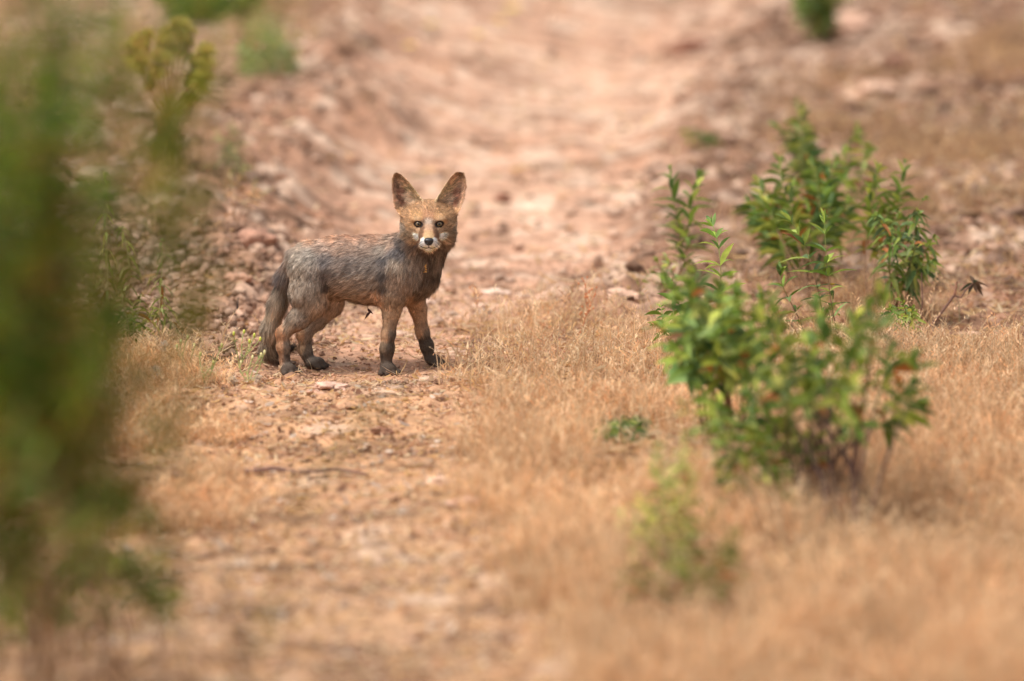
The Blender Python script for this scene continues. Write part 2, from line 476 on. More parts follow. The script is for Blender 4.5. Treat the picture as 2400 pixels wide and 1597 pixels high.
# ------------------------------------------------------------------ plants
LG = np.array([srgb((118, 136, 56)), srgb((96, 118, 48)), srgb((150, 160, 76)), srgb((80, 102, 54)), srgb((120, 142, 84))])
PG0 = np.array([srgb((170, 176, 100)), srgb((146, 160, 84)), srgb((186, 184, 110))])
def leaf_prof(t):
    return np.sin(np.pi * np.clip(0.03 + 0.95 * t ** 0.8, 0, 1)) ** 1.15
def shoot(leaves, stems, pts, r0, L, W, gap, frac, pal, rng, per=2, droop=0.0, dead=0.04, stemcol=(120, 96, 60), tipup=1.0):
    """a stem along pts with pairs of narrow leaves on its upper fraction"""
    pts = np.asarray(pts)
    seg = np.linalg.norm(np.diff(pts, axis=0), axis=1); cum = np.r_[0, np.cumsum(seg)]; T = cum[-1]
    n = len(pts); t = cum / T
    c0, c1 = srgb(stemcol), srgb((132, 148, 70))
    pal = pal * rng.uniform(.8, 1.3) * np.array([rng.uniform(.9, 1.2), 1, rng.uniform(.8, 1.1)])
    k = sstep(0.45, 1.0, t)[:, None]
    tube(stems, pts, r0 * (1 - 0.7 * t), c0 * (1 - k) + c1 * k, 5)
    s = np.arange(T * (1 - frac), T, gap)
    if not len(s): return
    s = np.r_[s, T - 0.0015, T]
    s = np.clip(s + rng.normal(0, gap * .12, len(s)), 0, T)
    m = len(s)
    pos = np.stack([np.interp(s, cum, pts[:, i]) for i in range(3)], 1)
    tg = unit(np.stack([np.interp(s, cum, np.gradient(pts[:, i], cum)) for i in range(3)], 1))
    rel = (s - T * (1 - frac)) / (T * frac)
    az0 = np.arange(m) * (math.pi / 2 if per == 2 else 2.4) + rng.uniform(0, 6)
    for j in range(per):
        az = az0 + j * 2 * math.pi / per + rng.normal(0, .3, m)
        el = np.radians(24 + 48 * rel ** 3 * tipup - 25 * droop) + rng.normal(0, .22, m)
        hx = np.stack([np.cos(az), np.sin(az), 0 * az], 1)
        hx = unit(hx - tg * (hx * tg).sum(1, keepdims=True))
        d = hx * np.cos(el)[:, None] + tg * np.sin(el)[:, None]
        side = np.cross(d, tg) + rng.normal(0, .15, (m, 3))
        ll = L * (0.55 + 0.6 * np.sin(np.pi * np.clip(0.15 + 0.75 * rel, 0, 1))) * rng.uniform(0.7, 1.2, m) * np.where(rel > .97, .6, 1)
        c = pal[rng.integers(0, len(pal), m)] * rng.uniform(0.8, 1.4, (m, 1))
        c = c * (1 - 0.35 * rel[:, None]) + c * np.array([1.35, 1.3, 0.9]) * 0.35 * rel[:, None] + 0
        dd = (rng.random(m) < dead * .55 * (1.6 - 1.5 * rel))[:, None]
        c = np.where(dd, srgb((168, 104, 50)) * rng.uniform(0.5, 1.1, (m, 1)), c)
        bend = np.zeros((m, 3)); bend[:, 2] = -0.18 - 0.6 * droop - rng.random(m) * 0.3
        strips(leaves, pos, d, side, ll, W * ll / L, bend, 5, leaf_prof, c, c * 1.05, fold=0.35)

def plant(name, label, cat, base, tips, L=0.035, W=0.008, gap=0.012, frac=0.6, r0=0.0022, pal=LG, seed=1, group=None,
          per=2, droop=0.0, dead=0.04, side=0, stemcol=(120, 88, 62), fork=0.25, spread=0.02, tipup=1.0, mid=0.5, wig=0.02):
    rng = np.random.default_rng(seed)
    base = np.array(base, float); base[2] = float(H(base[0], base[1])) - 0.004
    e = empty(name, base, label, cat, group)
    lv, stm = MB(), MB()
    for tp in tips:
        tp = np.asarray(tp, float)
        b = base + np.array([rng.normal(0, spread), rng.normal(0, spread), 0])
        b[2] = float(H(b[0], b[1])) - 0.004
        h = tp - b
        c1 = b + h * 0.3 * mid * 2 + np.array([rng.normal(0, wig), rng.normal(0, wig), np.linalg.norm(h) * 0.12])
        c2 = b + h * 0.75 + np.array([rng.normal(0, wig), rng.normal(0, wig), 0])
        pts = bez(b, c1, c2, tp, 14)
        shoot(lv, stm, pts, r0, L, W, gap, frac, pal, rng, per, droop, dead, stemcol, tipup)
        for q in range(side):                     # side twigs
            t = rng.uniform(0.35, 0.85); i = int(t * 13)
            a = rng.uniform(0, 6.28); ln = np.linalg.norm(h) * rng.uniform(0.15, 0.32)
            dv = np.array([math.cos(a) * 0.7, math.sin(a) * 0.7, 0.75])
            p0 = pts[i]; p3 = p0 + dv * ln
            shoot(lv, stm, bez(p0, p0 + dv * ln * .3 - np.array([0, 0, .01]), p0 + dv * ln * .7, p3, 8), r0 * .5, L * .85, W * .85, gap, 0.8, pal, rng, per, droop, dead, stemcol, tipup)
    stm.build('stem', M_STEM, e)
    lv.build('foliage', M_LEAF, e)
    return e
YG = lambda px, py: G(px, py)
# --- right hand side, in focus or nearly
GR = 'leafy shoots of the shrubs right of the fox'
plant('leafy_shrub', 'pair of upright leafy shoots, farthest left of the green shrubs on the right', 'shrub', G(1590, 668), [P(1570, 400, .95), P(1638, 412, .95), P(1600, 540, .9)], L=.060, W=.0125, gap=.024, per=4, frac=.72, seed=11, group=GR)
plant('leafy_shrub', 'single bright green shoot standing in front of the pair of shoots', 'shrub', G(1672, 880), [P(1668, 522, -.08)], L=.056, W=.013, gap=.030, per=4, frac=.72, r0=.0022, seed=12, group=GR, pal=LG * 1.25)
plant('leafy_shrub', 'slim shoot with long sideways leaves, left of the tiny yellow flower', 'shrub', G(1890, 800), [P(1850, 512, .2), P(1830, 640, .2)], L=.058, W=.012, gap=.030, per=4, frac=.75, seed=13, group=GR, r0=.0018)
plant('leafy_shrub', 'slim dark green shoot rising right beside the tiny yellow flower', 'shrub', G(1945, 820), [P(1932, 512, .18)], L=.056, W=.012, gap=.030, per=4, frac=.75, seed=24, group=GR, r0=.0018)
tips = [P(px, py, y) for px, py, y in [(1775, 420, 1.1), (1830, 372, 1.15), (1800, 470, 1.0), (1905, 375, 1.2), (1860, 430, 1.0), (1960, 385, 1.2), (1935, 430, 1.1), (1775, 520, 1.0), (1990, 470, 1.1), (1890, 480, 1.0), (1840, 500, 1.0), (1960, 500, 1.0), (1755, 470, 1.05), (1800, 560, .95), (1850, 580, .95), (1900, 600, .95)]]
plant('leafy_shrub', 'bushy many-stemmed green shrub, densest of those in the middle of the right side', 'shrub', G(1885, 690), tips, L=.052, W=.0115, gap=.024, per=4, frac=.5, seed=14, group=GR, side=0, dead=.1)
plant('leafy_shrub', 'tall thin soft-focus shrub rising above the dense middle shrub', 'shrub', G(1900, 590), [P(1870, 235, 1.9), P(1895, 290, 1.9), P(1850, 320, 1.9), P(1905, 350, 1.8)], L=.046, W=.0105, gap=.024, per=3, frac=.5, seed=15, group=GR, side=1, dead=.12)
plant('leafy_shrub', 'lone blurred twiggy stem with green top, right of the tall thin shrub', 'shrub', G(2000, 610), [P(2010, 290, 1.7), P(1985, 345, 1.6)], L=.046, W=.010, gap=.028, per=3, frac=.5, seed=16, group=GR, dead=.15)
tips = [P(px, py, y) for px, py, y in [(2060, 395, .9), (2120, 385, .9), (2040, 440, .85), (2100, 450, .9), (2080, 500, .8)]]
plant('leafy_shrub', 'upright shrub with green shoots and a rusty tip, right of the dense middle shrub', 'shrub', G(2060, 715), tips, L=.054, W=.012, gap=.026, per=4, frac=.55, seed=17, group=GR, dead=.08)
tips = [P(px, py, y) for px, py, y in [(2060, 505, .45), (2105, 495, .45), (2155, 500, .45), (2190, 555, .42), (2140, 560, .4), (2090, 560, .4), (2185, 610, .4)]]
plant('leafy_shrub', 'dark drooping shrub with bare twigs, rightmost of the in-focus shrubs', 'shrub', G(2110, 740), tips, L=.042, W=.010, gap=.022, per=3, frac=.6, seed=18, group=GR, dead=.16, droop=.6, pal=LG * .75, side=1)
plant('low_sprig', 'low green sprig at the right rim of the big blurred bush', 'plant', G(2125, 800), [P(2110, 700, 0.05), P(2140, 720, 0.05), P(2090, 715, 0.05)], L=.028, W=.006, gap=.012, frac=.8, seed=19)
plant('low_sprig', 'small sprig left of the lone bright shoot', 'plant', G(1545, 690), [P(1540, 610, .75), P(1560, 600, .75), P(1525, 640, .75)], L=.03, W=.008, gap=.014, frac=.8, seed=20)
plant('low_sprig', 'pale arching sprig poking out left of the big blurred bush', 'plant', G(1610, 900), [P(1575, 665, -.1), P(1590, 700, -.12), P(1550, 720, -.1)], L=.04, W=.010, gap=.022, frac=.6, seed=21)
# big blurred bush
rg = np.random.default_rng(5)
YB = G(1980, 1215)[1] + .06
tips = []
for px, py in [(1570, 650), (1620, 665), (1680, 650), (1730, 680), (1780, 700), (1600, 730), (1560, 760), (1660, 740), (1720, 760), (1690, 820), (1620, 830), (1780, 790), (1590, 690), (1640, 700), (1700, 700), (1750, 730), (1580, 820), (1650, 780), (1740, 820), (1610, 770), (1700, 650), (1640, 640)]:
    tips.append(P(px + rg.normal(0, 10), py, YB + rg.uniform(.25, .6)))
plant('blurred_bush', 'out-of-focus leafy bush with brown stems, left part of the big green bush', 'bush', G(1700, 1040), tips, L=.055, W=.015, gap=.024, per=3, frac=.42, seed=31, side=0, dead=.12, r0=.003, pal=LG * 1.1)
tips = []
for px, py in [(1790, 730), (1830, 700), (1880, 740), (1930, 720), (1990, 740), (2030, 715), (2070, 700), (2100, 760), (2140, 840), (2130, 900), (2080, 830), (2030, 850), (1970, 840), (1920, 860), (1860, 850), (1810, 880), (2150, 960), (2090, 1000), (1760, 930), (1850, 960), (1950, 960), (2020, 960), (2120, 1080), (1840, 780), (1900, 800), (2000, 790), (1780, 820), (2060, 920), (1990, 900), (1890, 910), (1820, 990), (1900, 1020), (2060, 1040), (1760, 1010), (1730, 870)]:
    tips.append(P(px + rg.normal(0, 12), py + rg.normal(0, 10), YB + rg.uniform(-.15, .25)))
tips = [t_ for i_, t_ in enumerate(tips) if i_ % 5 != 2]
plant('blurred_bush', 'out-of-focus glossy green bush with forked woody base, largest of the shrubs', 'bush', G(1980, 1215), tips, L=.060, W=.017, gap=.026, per=4, frac=.24, seed=32, side=0, dead=.1, r0=.0042, spread=.06, pal=LG * .95, stemcol=(104, 76, 66))
tips = [P(px, py, -1.45) for px, py in [(1690, 930), (1750, 960), (1790, 1010), (1640, 900), (1840, 1100), (1720, 1060), (1800, 1080)]]
plant('blurred_bush', 'sparse blurred stems drooping in front of the big bush towards the path', 'bush', G(1840, 1300), tips, L=.045, W=.012, gap=.03, frac=.5, seed=33, side=1, dead=.16, r0=.003)
tips = [P(px, py, -1.9) for px, py in [(1530, 1080), (1500, 1160), (1560, 1120), (1600, 1030), (1520, 1220), (1575, 1230), (1545, 1040), (1620, 1100), (1490, 1250), (1580, 1180)]]
plant('blurred_sprig', 'soft yellow-green sprig left below the big bush', 'plant', G(1560, 1390), tips, L=.034, W=.0065, gap=.02, frac=.6, seed=34, side=1, dead=.12, pal=PG0)
tips = [P(px, py, -2.2) for px, py in [(1480, 1320), (1620, 1230), (1700, 1290), (1740, 1340), (1660, 1330), (1590, 1300), (1450, 1340), (1720, 1240)]]
plant('blurred_sprig', 'dull brownish-green sprig lowest in the grass', 'plant', G(1650, 1500), tips, L=.038, W=.009, gap=.026, frac=.6, seed=35, side=1, dead=.3, pal=PG0 * .5)
plant('blurred_sprig', 'small dark-leaved plant alone in the dry grass left of the big bush', 'plant', G(1460, 1060), [P(1420, 985, -.75), P(1460, 975, -.75), P(1495, 975, -.75), P(1440, 1000, -.78), P(1480, 1010, -.75)], L=.04, W=.012, gap=.016, frac=.8, seed=36, dead=.05, pal=LG * .8)
# far ones
plant('distant_shrub', 'blurred green shrub at the top edge of the picture', 'shrub', G(1935, 95), [P(px, py, 5.0) for px, py in [(1890, -60), (1930, -80), (1960, -50), (1910, -20), (1945, 0), (1985, -40), (1880, 0)]], L=.06, W=.02, gap=.02, frac=.8, seed=41, side=1, pal=LG * .7, r0=.004)
plant('distant_sprig', 'tiny grey-green blurred tuft on the stony ground above the left pair of shoots', 'plant', G(1640, 345), [P(1620, 305, 3.2), P(1655, 315, 3.2), P(1680, 325, 3.2)], L=.04, W=.012, gap=.015, frac=.8, seed=42, pal=LG * .8)
PG = np.array([srgb((176, 186, 130)), srgb((150, 164, 110)), srgb((190, 190, 120))])
plant('distant_shrub', 'pale sage-green blurred shrub near the top left', 'shrub', G(640, 205), [P(px, py, 3.9) for px, py in [(580, 90), (620, 60), (660, 100), (600, 130), (680, 140), (640, 120)]], L=.045, W=.008, gap=.014, frac=.8, seed=43, pal=PG * .6, side=1)
plant('distant_shrub', 'faint yellow-green blurred weed between the seed-head plant and the fox', 'plant', G(530, 440), [P(px, py, 2.2) for px, py in [(500, 300), (540, 280), (560, 330), (520, 350), (570, 380), (480, 380)]], L=.03, W=.004, gap=.02, frac=.7, seed=44, pal=PG * .9, per=1)
plant('distant_shrub', 'ochre blurred weed just above the fox back on the left', 'plant', G(560, 530), [P(px, py, 1.6) for px, py in [(540, 400), (600, 420), (570, 390), (640, 440)]], L=.025, W=.004, gap=.02, frac=.7, seed=45, pal=ST * .7, per=1)
plant('distant_shrub', 'dark green blurred foliage along the upper left edge', 'shrub', G(540, 60), [P(px, py, 4.6) for px, py in [(500, -60), (540, -40), (580, -70), (470, -20), (560, 0), (450, -50), (520, 30), (420, -30), (380, 0), (600, -40), (350, -40), (560, 40), (400, 30)]], L=.06, W=.018, gap=.014, frac=.8, seed=46, pal=LG * .75, side=1)

# yellow seed-head plant (umbels) upper left
def umbel_plant():
    rng = np.random.default_rng(9)
    base = G(400, 390); base[2] = float(H(base[0], base[1]))
    e = empty('yellow_seedhead_plant', base, 'blurred plant with round yellow-green seed heads on brown stems, upper left', 'plant')
    stm = MB(); y = base[1]
    fork = P(395, 290, y)
    tube(stm, bez(base, base + [0, 0, .05], fork - [0, 0, .05], fork, 8), .007, srgb((120, 78, 50)), 6)
    heads = [(318, 125, .035), (375, 150, .028), (400, 95, .03), (465, 165, .036), (450, 215, .028), (430, 110, .025), (355, 190, .022), (345, 90, .02), (480, 130, .024), (420, 70, .026), (385, 110, .022), (475, 190, .026), (330, 150, .022), (440, 80, .02)]
    for px, py, r in heads:
        yy = y + rng.uniform(-.12, .12)
        c = P(px, py, yy)
        tube(stm, bez(fork, fork + (c - fork) * .3 + [0, 0, .03], c - [0, 0, .08], c, 8), .0025, srgb((150, 108, 62)), 5)
    stm.build('stem', M_STEM, e)
    rng = np.random.default_rng(9); rng2 = np.random.default_rng(10)
    for px, py, r in heads:
        hd = MB()
        c = P(px, py, y + rng.uniform(-.12, .12)); r = r * 1.2
        n = 240
        d = unit(rng2.normal(size=(n, 3)) + [0, 0, .4])
        cc = np.array([srgb((226, 220, 128)), srgb((206, 198, 108)), srgb((228, 202, 122)), srgb((200, 160, 104))])[rng2.integers(0, 4, n)]
        strips(hd, c + d * r * .15, d, np.cross(d, [0.3, .2, 1]), r * rng2.uniform(.7, 1.15, n), r * .28, d * 0, 3, lambda t: np.array([.2, .5, 1, .5]), cc * .8, cc)
        hd.build('seed_head', M_LEAF, e)
    dead = MB(); n = 160
    a = rng2.uniform(0, 6.28, n); d = np.stack([np.cos(a), np.sin(a), rng2.uniform(-1.0, .5, n)], 1)
    pos = base + (fork - base) * rng2.uniform(.35, 1.15, (n, 1)) + rng2.normal(0, .012, (n, 3))
    cc = np.array([srgb((130, 76, 44)), srgb((104, 66, 44)), srgb((150, 104, 60))])[rng2.integers(0, 3, n)]
    strips(dead, pos, d, np.cross(d, [.1, .2, 1]), rng2.uniform(.03, .07, n), .010, d * 0 + [0, 0, -.4], 4, leaf_prof, cc, cc, fold=.3)
    dead.build('withered_leaves', M_LEAF, e)
umbel_plant()

# left weeds in focus
WG = np.array([srgb((150, 162, 92)), srgb((116, 134, 70)), srgb((170, 170, 110)), srgb((98, 110, 62))])
plant('tall_weed', 'spindly weed with drooping narrow leaves, tallest and farthest left of the in-focus weeds', 'weed', G(268, 790), [P(248, 402, .35), P(285, 530, .35)], L=.03, W=.0055, gap=.026, frac=.85, seed=51, droop=1.2, pal=WG, r0=.0016, tipup=.3, per=3, dead=.12, stemcol=(150, 130, 90))
plant('tall_weed', 'spindly weed with drooping narrow leaves, between the tallest weed and the fox tail', 'weed', G(390, 800), [P(378, 560, .3), P(352, 650, .3)], L=.03, W=.0055, gap=.026, frac=.8, seed=52, droop=1.0, pal=WG, r0=.0015, tipup=.4, per=3, dead=.12, stemcol=(150, 130, 90))
plant('tall_weed', 'tangled low weed at the edge of the dark foreground bush', 'weed', G(300, 830), [P(px, py, .2) for px, py in [(290, 660), (330, 690), (260, 700), (310, 740), (360, 720), (240, 740)]], L=.028, W=.006, gap=.02, frac=.8, seed=53, droop=.8, pal=WG * .8, r0=.0015, per=2, dead=.15)

# little yellow-green buds beside the tail
def bud_plant(px0, py0, tips, label, seed, budcol=(206, 214, 96), r=.0045):
    rng = np.random.default_rng(seed)
    base = G(px0, py0); y = base[1]; base[2] = float(H(base[0], base[1]))
    e = empty('budding_weed', base, label, 'weed', 'small budding weeds on the left verge')
    stm, lv = MB(), MB()
    for px, py in tips:
        tp = P(px, py, y + rng.uniform(-.03, .03))
        pts = bez(base, base + (tp - base) * .3 + [rng.normal(0, .008), 0, .01], base + (tp - base) * .7 + [rng.normal(0, .006), 0, 0], tp, 8)
        tube(stm, pts, .0011, srgb((168, 172, 110)), 5)
        n = 7; i = rng.integers(1, 7, n)
        a = rng.uniform(0, 6.28, n); d = np.stack([np.cos(a), np.sin(a), rng.uniform(0, 1, n)], 1)
        cc = WG[rng.integers(0, 4, n)] * 1.1
        strips(lv, pts[i], d, np.cross(d, [0, 0, 1.]), rng.uniform(.012, .024, n), .0035, d * 0 + [0, 0, -.3], 4, leaf_prof, cc, cc, fold=.3)
    stm.build('stem', M_STEM, e); lv.build('foliage', M_LEAF, e)
    rng = np.random.default_rng(seed); 
    for px, py in tips:
        tp = P(px, py, y + rng.uniform(-.03, .03)); rng.normal(0, 1, 2); rng.integers(1, 7, 7); rng.uniform(0, 1, 7); rng.uniform(0, 1, 7); rng.integers(0, 4, 7); rng.uniform(0, 1, 7)
        bd = MB()
        v = IV1 * r * np.array([.75, .75, 1.3]); k = (v[:, 2] > r * .6)[:, None]
        bd.add(v + tp, IF1, np.where(k, srgb((236, 216, 130)), srgb(budcol)))
        bd.build('bud', M_PLAIN, e)
bud_plant(560, 862, [(548, 782), (572, 778), (596, 786), (585, 800), (610, 795)], 'low weed with a row of yellow-green buds left of the fox tail', 61)
bud_plant(585, 905, [(592, 838), (612, 832), (565, 850), (620, 826)], 'low weed with pale round buds against the fox tail tip', 62, (222, 214, 160))
bud_plant(425, 880, [(424, 800), (440, 790), (415, 812), (455, 810)], 'grey-green weed with small pale buds, left of the yellow-green budding weed', 63, (216, 218, 150))
bud_plant(480, 900, [(470, 830), (500, 850), (520, 810)], 'thin weed with small buds between the two other budding weeds', 64, (200, 196, 120))
# dandelion clocks
def puff(px, py, py0, yd, label, r=.014):
    rng = np.random.default_rng(int(px))
    c = P(px, py, yd); base = np.array([c[0] + .01, yd, 0]); base[2] = float(H(base[0], yd))
    e = empty('fluffy_seedhead', base, label, 'seed head', 'pale fluffy seed heads on the left verge')
    m = MB(); tube(m, bez(base, base + [0, 0, .02], c - [0, 0, .02], c, 6), .0009, srgb((190, 170, 130)), 5); m.build('stem', M_STEM, e)
    m = MB(); n = 260; d = unit(rng.normal(size=(n, 3)))
    cc = np.tile(srgb((232, 216, 196)), (n, 1))
    strips(m, c + 0 * d, d, np.cross(d, [.2, .1, 1]), r * rng.uniform(.8, 1.05, n), .0015, d * 0, 2, lambda t: np.array([.2, .4, 1.5]), cc * .8, cc)
    m.build('seed_fluff', M_GRASS, e)
puff(385, 812, 860, -.12, 'pale round seed head above the other two on the left verge')
puff(364, 872, 930, -.35, 'largest pale round seed head in front, edge of the dark bush', .016)
puff(605, 888, 940, -.35, 'fluffy seed head low in front of the fox hind paw', .010)
puff(545, 892, 930, -.3, 'small blurred fluffy seed head left of the one by the hind paw', .010)

# ---- foreground bush at far left, close to the lens
def fore_bush(name, label, y, base_px, tips, frac, seed, L, W, gap, pal, side, dead):
    b = P(base_px, 800, y); b[2] = 0
    tp = [P(px, py, y + dy) for px, py, dy in tips]
    return plant(name, label, 'bush', b, tp, L=L, W=W, gap=gap, frac=frac, seed=seed, pal=pal, side=side, dead=dead, r0=.0028, spread=.2, stemcol=(128, 100, 72), wig=.08)
FG = np.array([srgb((112, 132, 26)), srgb((84, 116, 28)), srgb((150, 146, 40)), srgb((66, 100, 28)), srgb((124, 96, 40))])
rg = np.random.default_rng(3)
tips = []
for py, xmax, nq in [(-260, 430, 8), (-160, 430, 9), (-80, 430, 9), (-20, 380, 8), (40, 270, 7), (90, 200, 6), (160, 150, 6), (240, 120, 6), (320, 90, 6), (400, 90, 6), (480, 120, 6), (550, 160, 6), (620, 240, 7), (680, 260, 8), (740, 260, 7), (800, 230, 5), (860, 230, 5), (930, 180, 4), (1000, 150, 3)]:
    for q in range(nq):
        tips.append((xmax - 20 - rg.random() * (xmax + 160) * .95 + rg.normal(0, 25), py + rg.uniform(-45, 45), rg.uniform(-.45, .45)))
tips = [t_ for i_, t_ in enumerate(tips) if i_ % 5 not in (1, 3)]
fore_bush('foreground_bush', 'dark green completely blurred bush filling the left edge', -4.35, -60, tips, .36, 71, .055, .012, .019, FG * [.66, .76, .62], 1, .15)
tips = []
for px, py in [(60, 900), (140, 960), (30, 1000), (130, 1040), (60, 1100), (160, 1120), (20, 1160), (110, 1190), (60, 1260), (210, 860), (240, 740), (270, 650), (290, 690), (210, 790), (220, 590), (190, 640), (70, 1330), (140, 1240), (0, 1380)]:
    tips.append((px, py, rg.uniform(-.2, .2)))
tips += []
fore_bush('foreground_bush', 'less blurred olive bush reaching out right of the dark one, lower left', -3.6, 20, tips, .40, 72, .042, .010, .017, FG * [.86, .95, .82], 0, .2)
tips = [(190, 1290, 0), (240, 1280, .05), (290, 1290, -.05), (220, 1330, 0), (160, 1310, .05), (280, 1340, 0), (310, 1310, 0)]
fore_bush('foreground_sprig', 'blurred vivid green sprig in the lower left', -2.75, 220, tips, .4, 73, .05, .015, .012, LG * .7, 0, .03)

# ------------------------------------------------------------------ sticks, rocks, flowers
def stick(name, pts, r, label, c=(92, 70, 58), cat='twig'):
    m = MB(); pts = np.asarray(pts); tube(m, pts, np.linspace(r, r * .5, len(pts)), srgb(c), 6)
    return tag(m.build(name, M_STEM, origin=pts[0]), label, cat)
def gp(px, py, up=.004):
    g = G(px, py); g[2] = float(Hd(g[0], g[1])) + up; return g
stick('dark_twig', [P(556, 726, .55), P(557, 710, .55), P(559, 697, .55)], .003, 'short dark twig stuck upright in the clods left of the fox', (50, 42, 42))
stick('fallen_stick', [gp(575, 1112, .008), gp(640, 1110, .012), gp(700, 1116, .012), gp(790, 1112, .012), gp(860, 1116, .008)], .006, 'long thin grey stick lying across the track in front of the fox', (118, 88, 76))
stick('fallen_stick', [gp(330, 1120, .008), gp(400, 1118, .01), gp(470, 1128, .008)], .006, 'short fallen stick left of the long one', (118, 92, 76))
# bare twig with wilted leaves, right
def bare_twig():
    rng = np.random.default_rng(4)
    base = G(2165, 785); y = base[1]; base[2] = float(H(base[0], y))
    e = empty('bare_twig', base, 'bare forked twig with a few drooping dark leaves at its end, right', 'twig')
    m = MB()
    f = P(2236, 693, y)
    tube(m, [base, P(2190, 755, y), P(2215, 722, y), f], [.0035, .003, .003, .0028], srgb((124, 92, 78)))
    tube(m, [f, P(2241, 675, y), P(2243, 660, y)], [.0028, .0024, .002], srgb((140, 100, 80)))
    tube(m, [f, P(2252, 698, y), P(2266, 678, y), P(2280, 664, y)], [.0026, .002, .0018, .0014], srgb((110, 82, 70)))
    m.build('stem', M_STEM, e)
    l = MB(); t = P(2282, 664, y); n = 9
    d = np.array([[1, 0, -.4], [.9, .2, -.9], [.4, -.2, -1], [-.6, 0, -.2], [-.2, .2, .6], [1, -.3, .1], [.6, .3, -.6], [-.4, .2, -.7], [.2, -.5, .4]])
    cc = np.array([srgb((84, 82, 70)), srgb((66, 74, 56)), srgb((110, 88, 70))])[rng.integers(0, 3, n)]
    strips(l, np.tile(t, (n, 1)), d, np.cross(d, [0, .6, .5]), rng.uniform(.014, .036, n), .010, d * 0 + [0, 0, -.3], 5, leaf_prof, cc, cc, fold=.4)
    l.build('wilted_leaves', M_LEAF, e)
bare_twig()
stick('bare_twig', [gp(2150, 780), P(2160, 745, .35), P(2162, 700, .35), P(2160, 640, .35)], .0022, 'straight bare twig between the dark drooping shrub and the forked twig', (112, 84, 74))

def rock(px, py, r, label, flat=.55, c=(206, 164, 140), v=0, yaw=0.3):
    g = G(px, py); tv, tf = ico(4)
    n = noise3(tv, 1.5, v * 5.1) + .4 * noise3(tv, 4, v * 2.3) + .2 * noise3(tv, 9, v)
    t = tv * (.55 + 1.0 * (n[:, None] - .72) + .25 * (noise3(tv, 14, v)[:, None] - .5)) * np.array([r * 1.3, r, r * flat])
    t[:, 2] = np.maximum(t[:, 2], -r * flat * .4)
    cs, sn = math.cos(yaw), math.sin(yaw)
    t = np.stack([t[:, 0] * cs - t[:, 1] * sn, t[:, 0] * sn + t[:, 1] * cs, t[:, 2]], 1)
    o = np.array([g[0], g[1], float(H(g[0], g[1])) + r * flat * .25])
    m = MB(); m.add(t + o, tf, srgb(c) * (.75 + .5 * noise3(t, 60, 3.)[:, None]))
    return tag(m.build('rock', M_STONE, origin=o), label, 'rock', 'larger stones on the track')
rock(606, 640, .048, 'large reddish clod behind the fox rump', .8, (172, 130, 108), 1)
rock(560, 672, .035, 'reddish clod left of the large clod behind the rump', .75, (190, 146, 122), 2)
rock(770, 912, .045, 'flat pinkish stone half buried in front of the fox', .3, (208, 168, 146), 3, .1)
rock(735, 925, .025, 'small flat stone touching the larger flat stone in front of the fox', .3, (196, 150, 124), 4)
rock(890, 1015, .022, 'dark reddish stone on the track below the front paws', .6, (150, 106, 84), 5)
rock(1030, 1135, .03, 'pale blurred stone lying at the grass edge', .5, (200, 164, 138), 6)
rock(1085, 1185, .03, 'blurred pinkish stone at the grass edge, nearest the camera', .5, (204, 166, 144), 7)
rock(1000, 712, .03, 'pale flat stone behind the front legs', .35, (222, 190, 168), 8)
rock(1160, 690, .035, 'pale flat stone on the track right of the fox chest', .3, (224, 192, 170), 9)
rock(1290, 705, .03, 'pale flat stone farther right at the grass edge', .3, (200, 164, 140), 10)
rock(1460, 690, .045, 'broad pale stone left of the green shrubs', .25, (198, 160, 136), 11)
rock(2040, 225, .07, 'blurred pale boulder on the stony ground, upper right', .5, (214, 176, 150), 12)
rock(2100, 160, .05, 'blurred dark clod on the stony ground, upper right', .5, (130, 92, 76), 13)
rock(1180, 470, .03, 'small dark stone on the track right of the ears', .6, (140, 96, 76), 14)
rock(1630, 120, .08, 'dark blurred clod on the stony slope near the top', .5, (150, 104, 84), 15)
rock(2000, 75, .09, 'pale blurred boulder beside the shrub at the top edge', .5, (208, 168, 144), 16)

def flower(px, py, yd, r, label, c=(240, 190, 50), stemh=None):
    rng = np.random.default_rng(int(px)); t = P(px, py, yd)
    base = np.array([t[0], yd, float(H(t[0], yd))])
    e = empty('yellow_flower', base, label, 'flower')
    m = MB(); tube(m, bez(base, base + (t - base) * .3, base + (t - base) * .7 + [.004, 0, 0], t, 6), .001, srgb((150, 150, 90)), 5); m.build('stem', M_STEM, e)
    m = MB(); n = 14; a = np.arange(n) / n * 6.28
    d = np.stack([np.cos(a), np.sin(a), 0 * a + .35], 1); s = np.stack([-np.sin(a), np.cos(a), 0 * a], 1)
    cc = np.tile(srgb(c), (n, 1))
    strips(m, np.tile(t, (n, 1)), d, s, r, r * .55, d * 0, 3, lambda t: np.array([.4, .9, 1, .4]), cc, cc)
    m.build('petals', M_PLAIN, e)
flower(1305, 1055, -.95, .013, 'blurred yellow flower in the dry grass left of the big bush', (236, 176, 60))
flower(1950, 668, .15, .007, 'tiny yellow flower among the in-focus shrubs', (240, 200, 30))
flower(845, 42, 5.2, .03, 'distant yellow flower, left one at the top edge', (226, 190, 70))
flower(1200, 25, 5.4, .03, 'distant yellow flower, right one at the top edge', (224, 196, 90))
flower(780, 70, 5.0, .035, 'distant pink blossom near the top edge left of the track', (214, 160, 156))

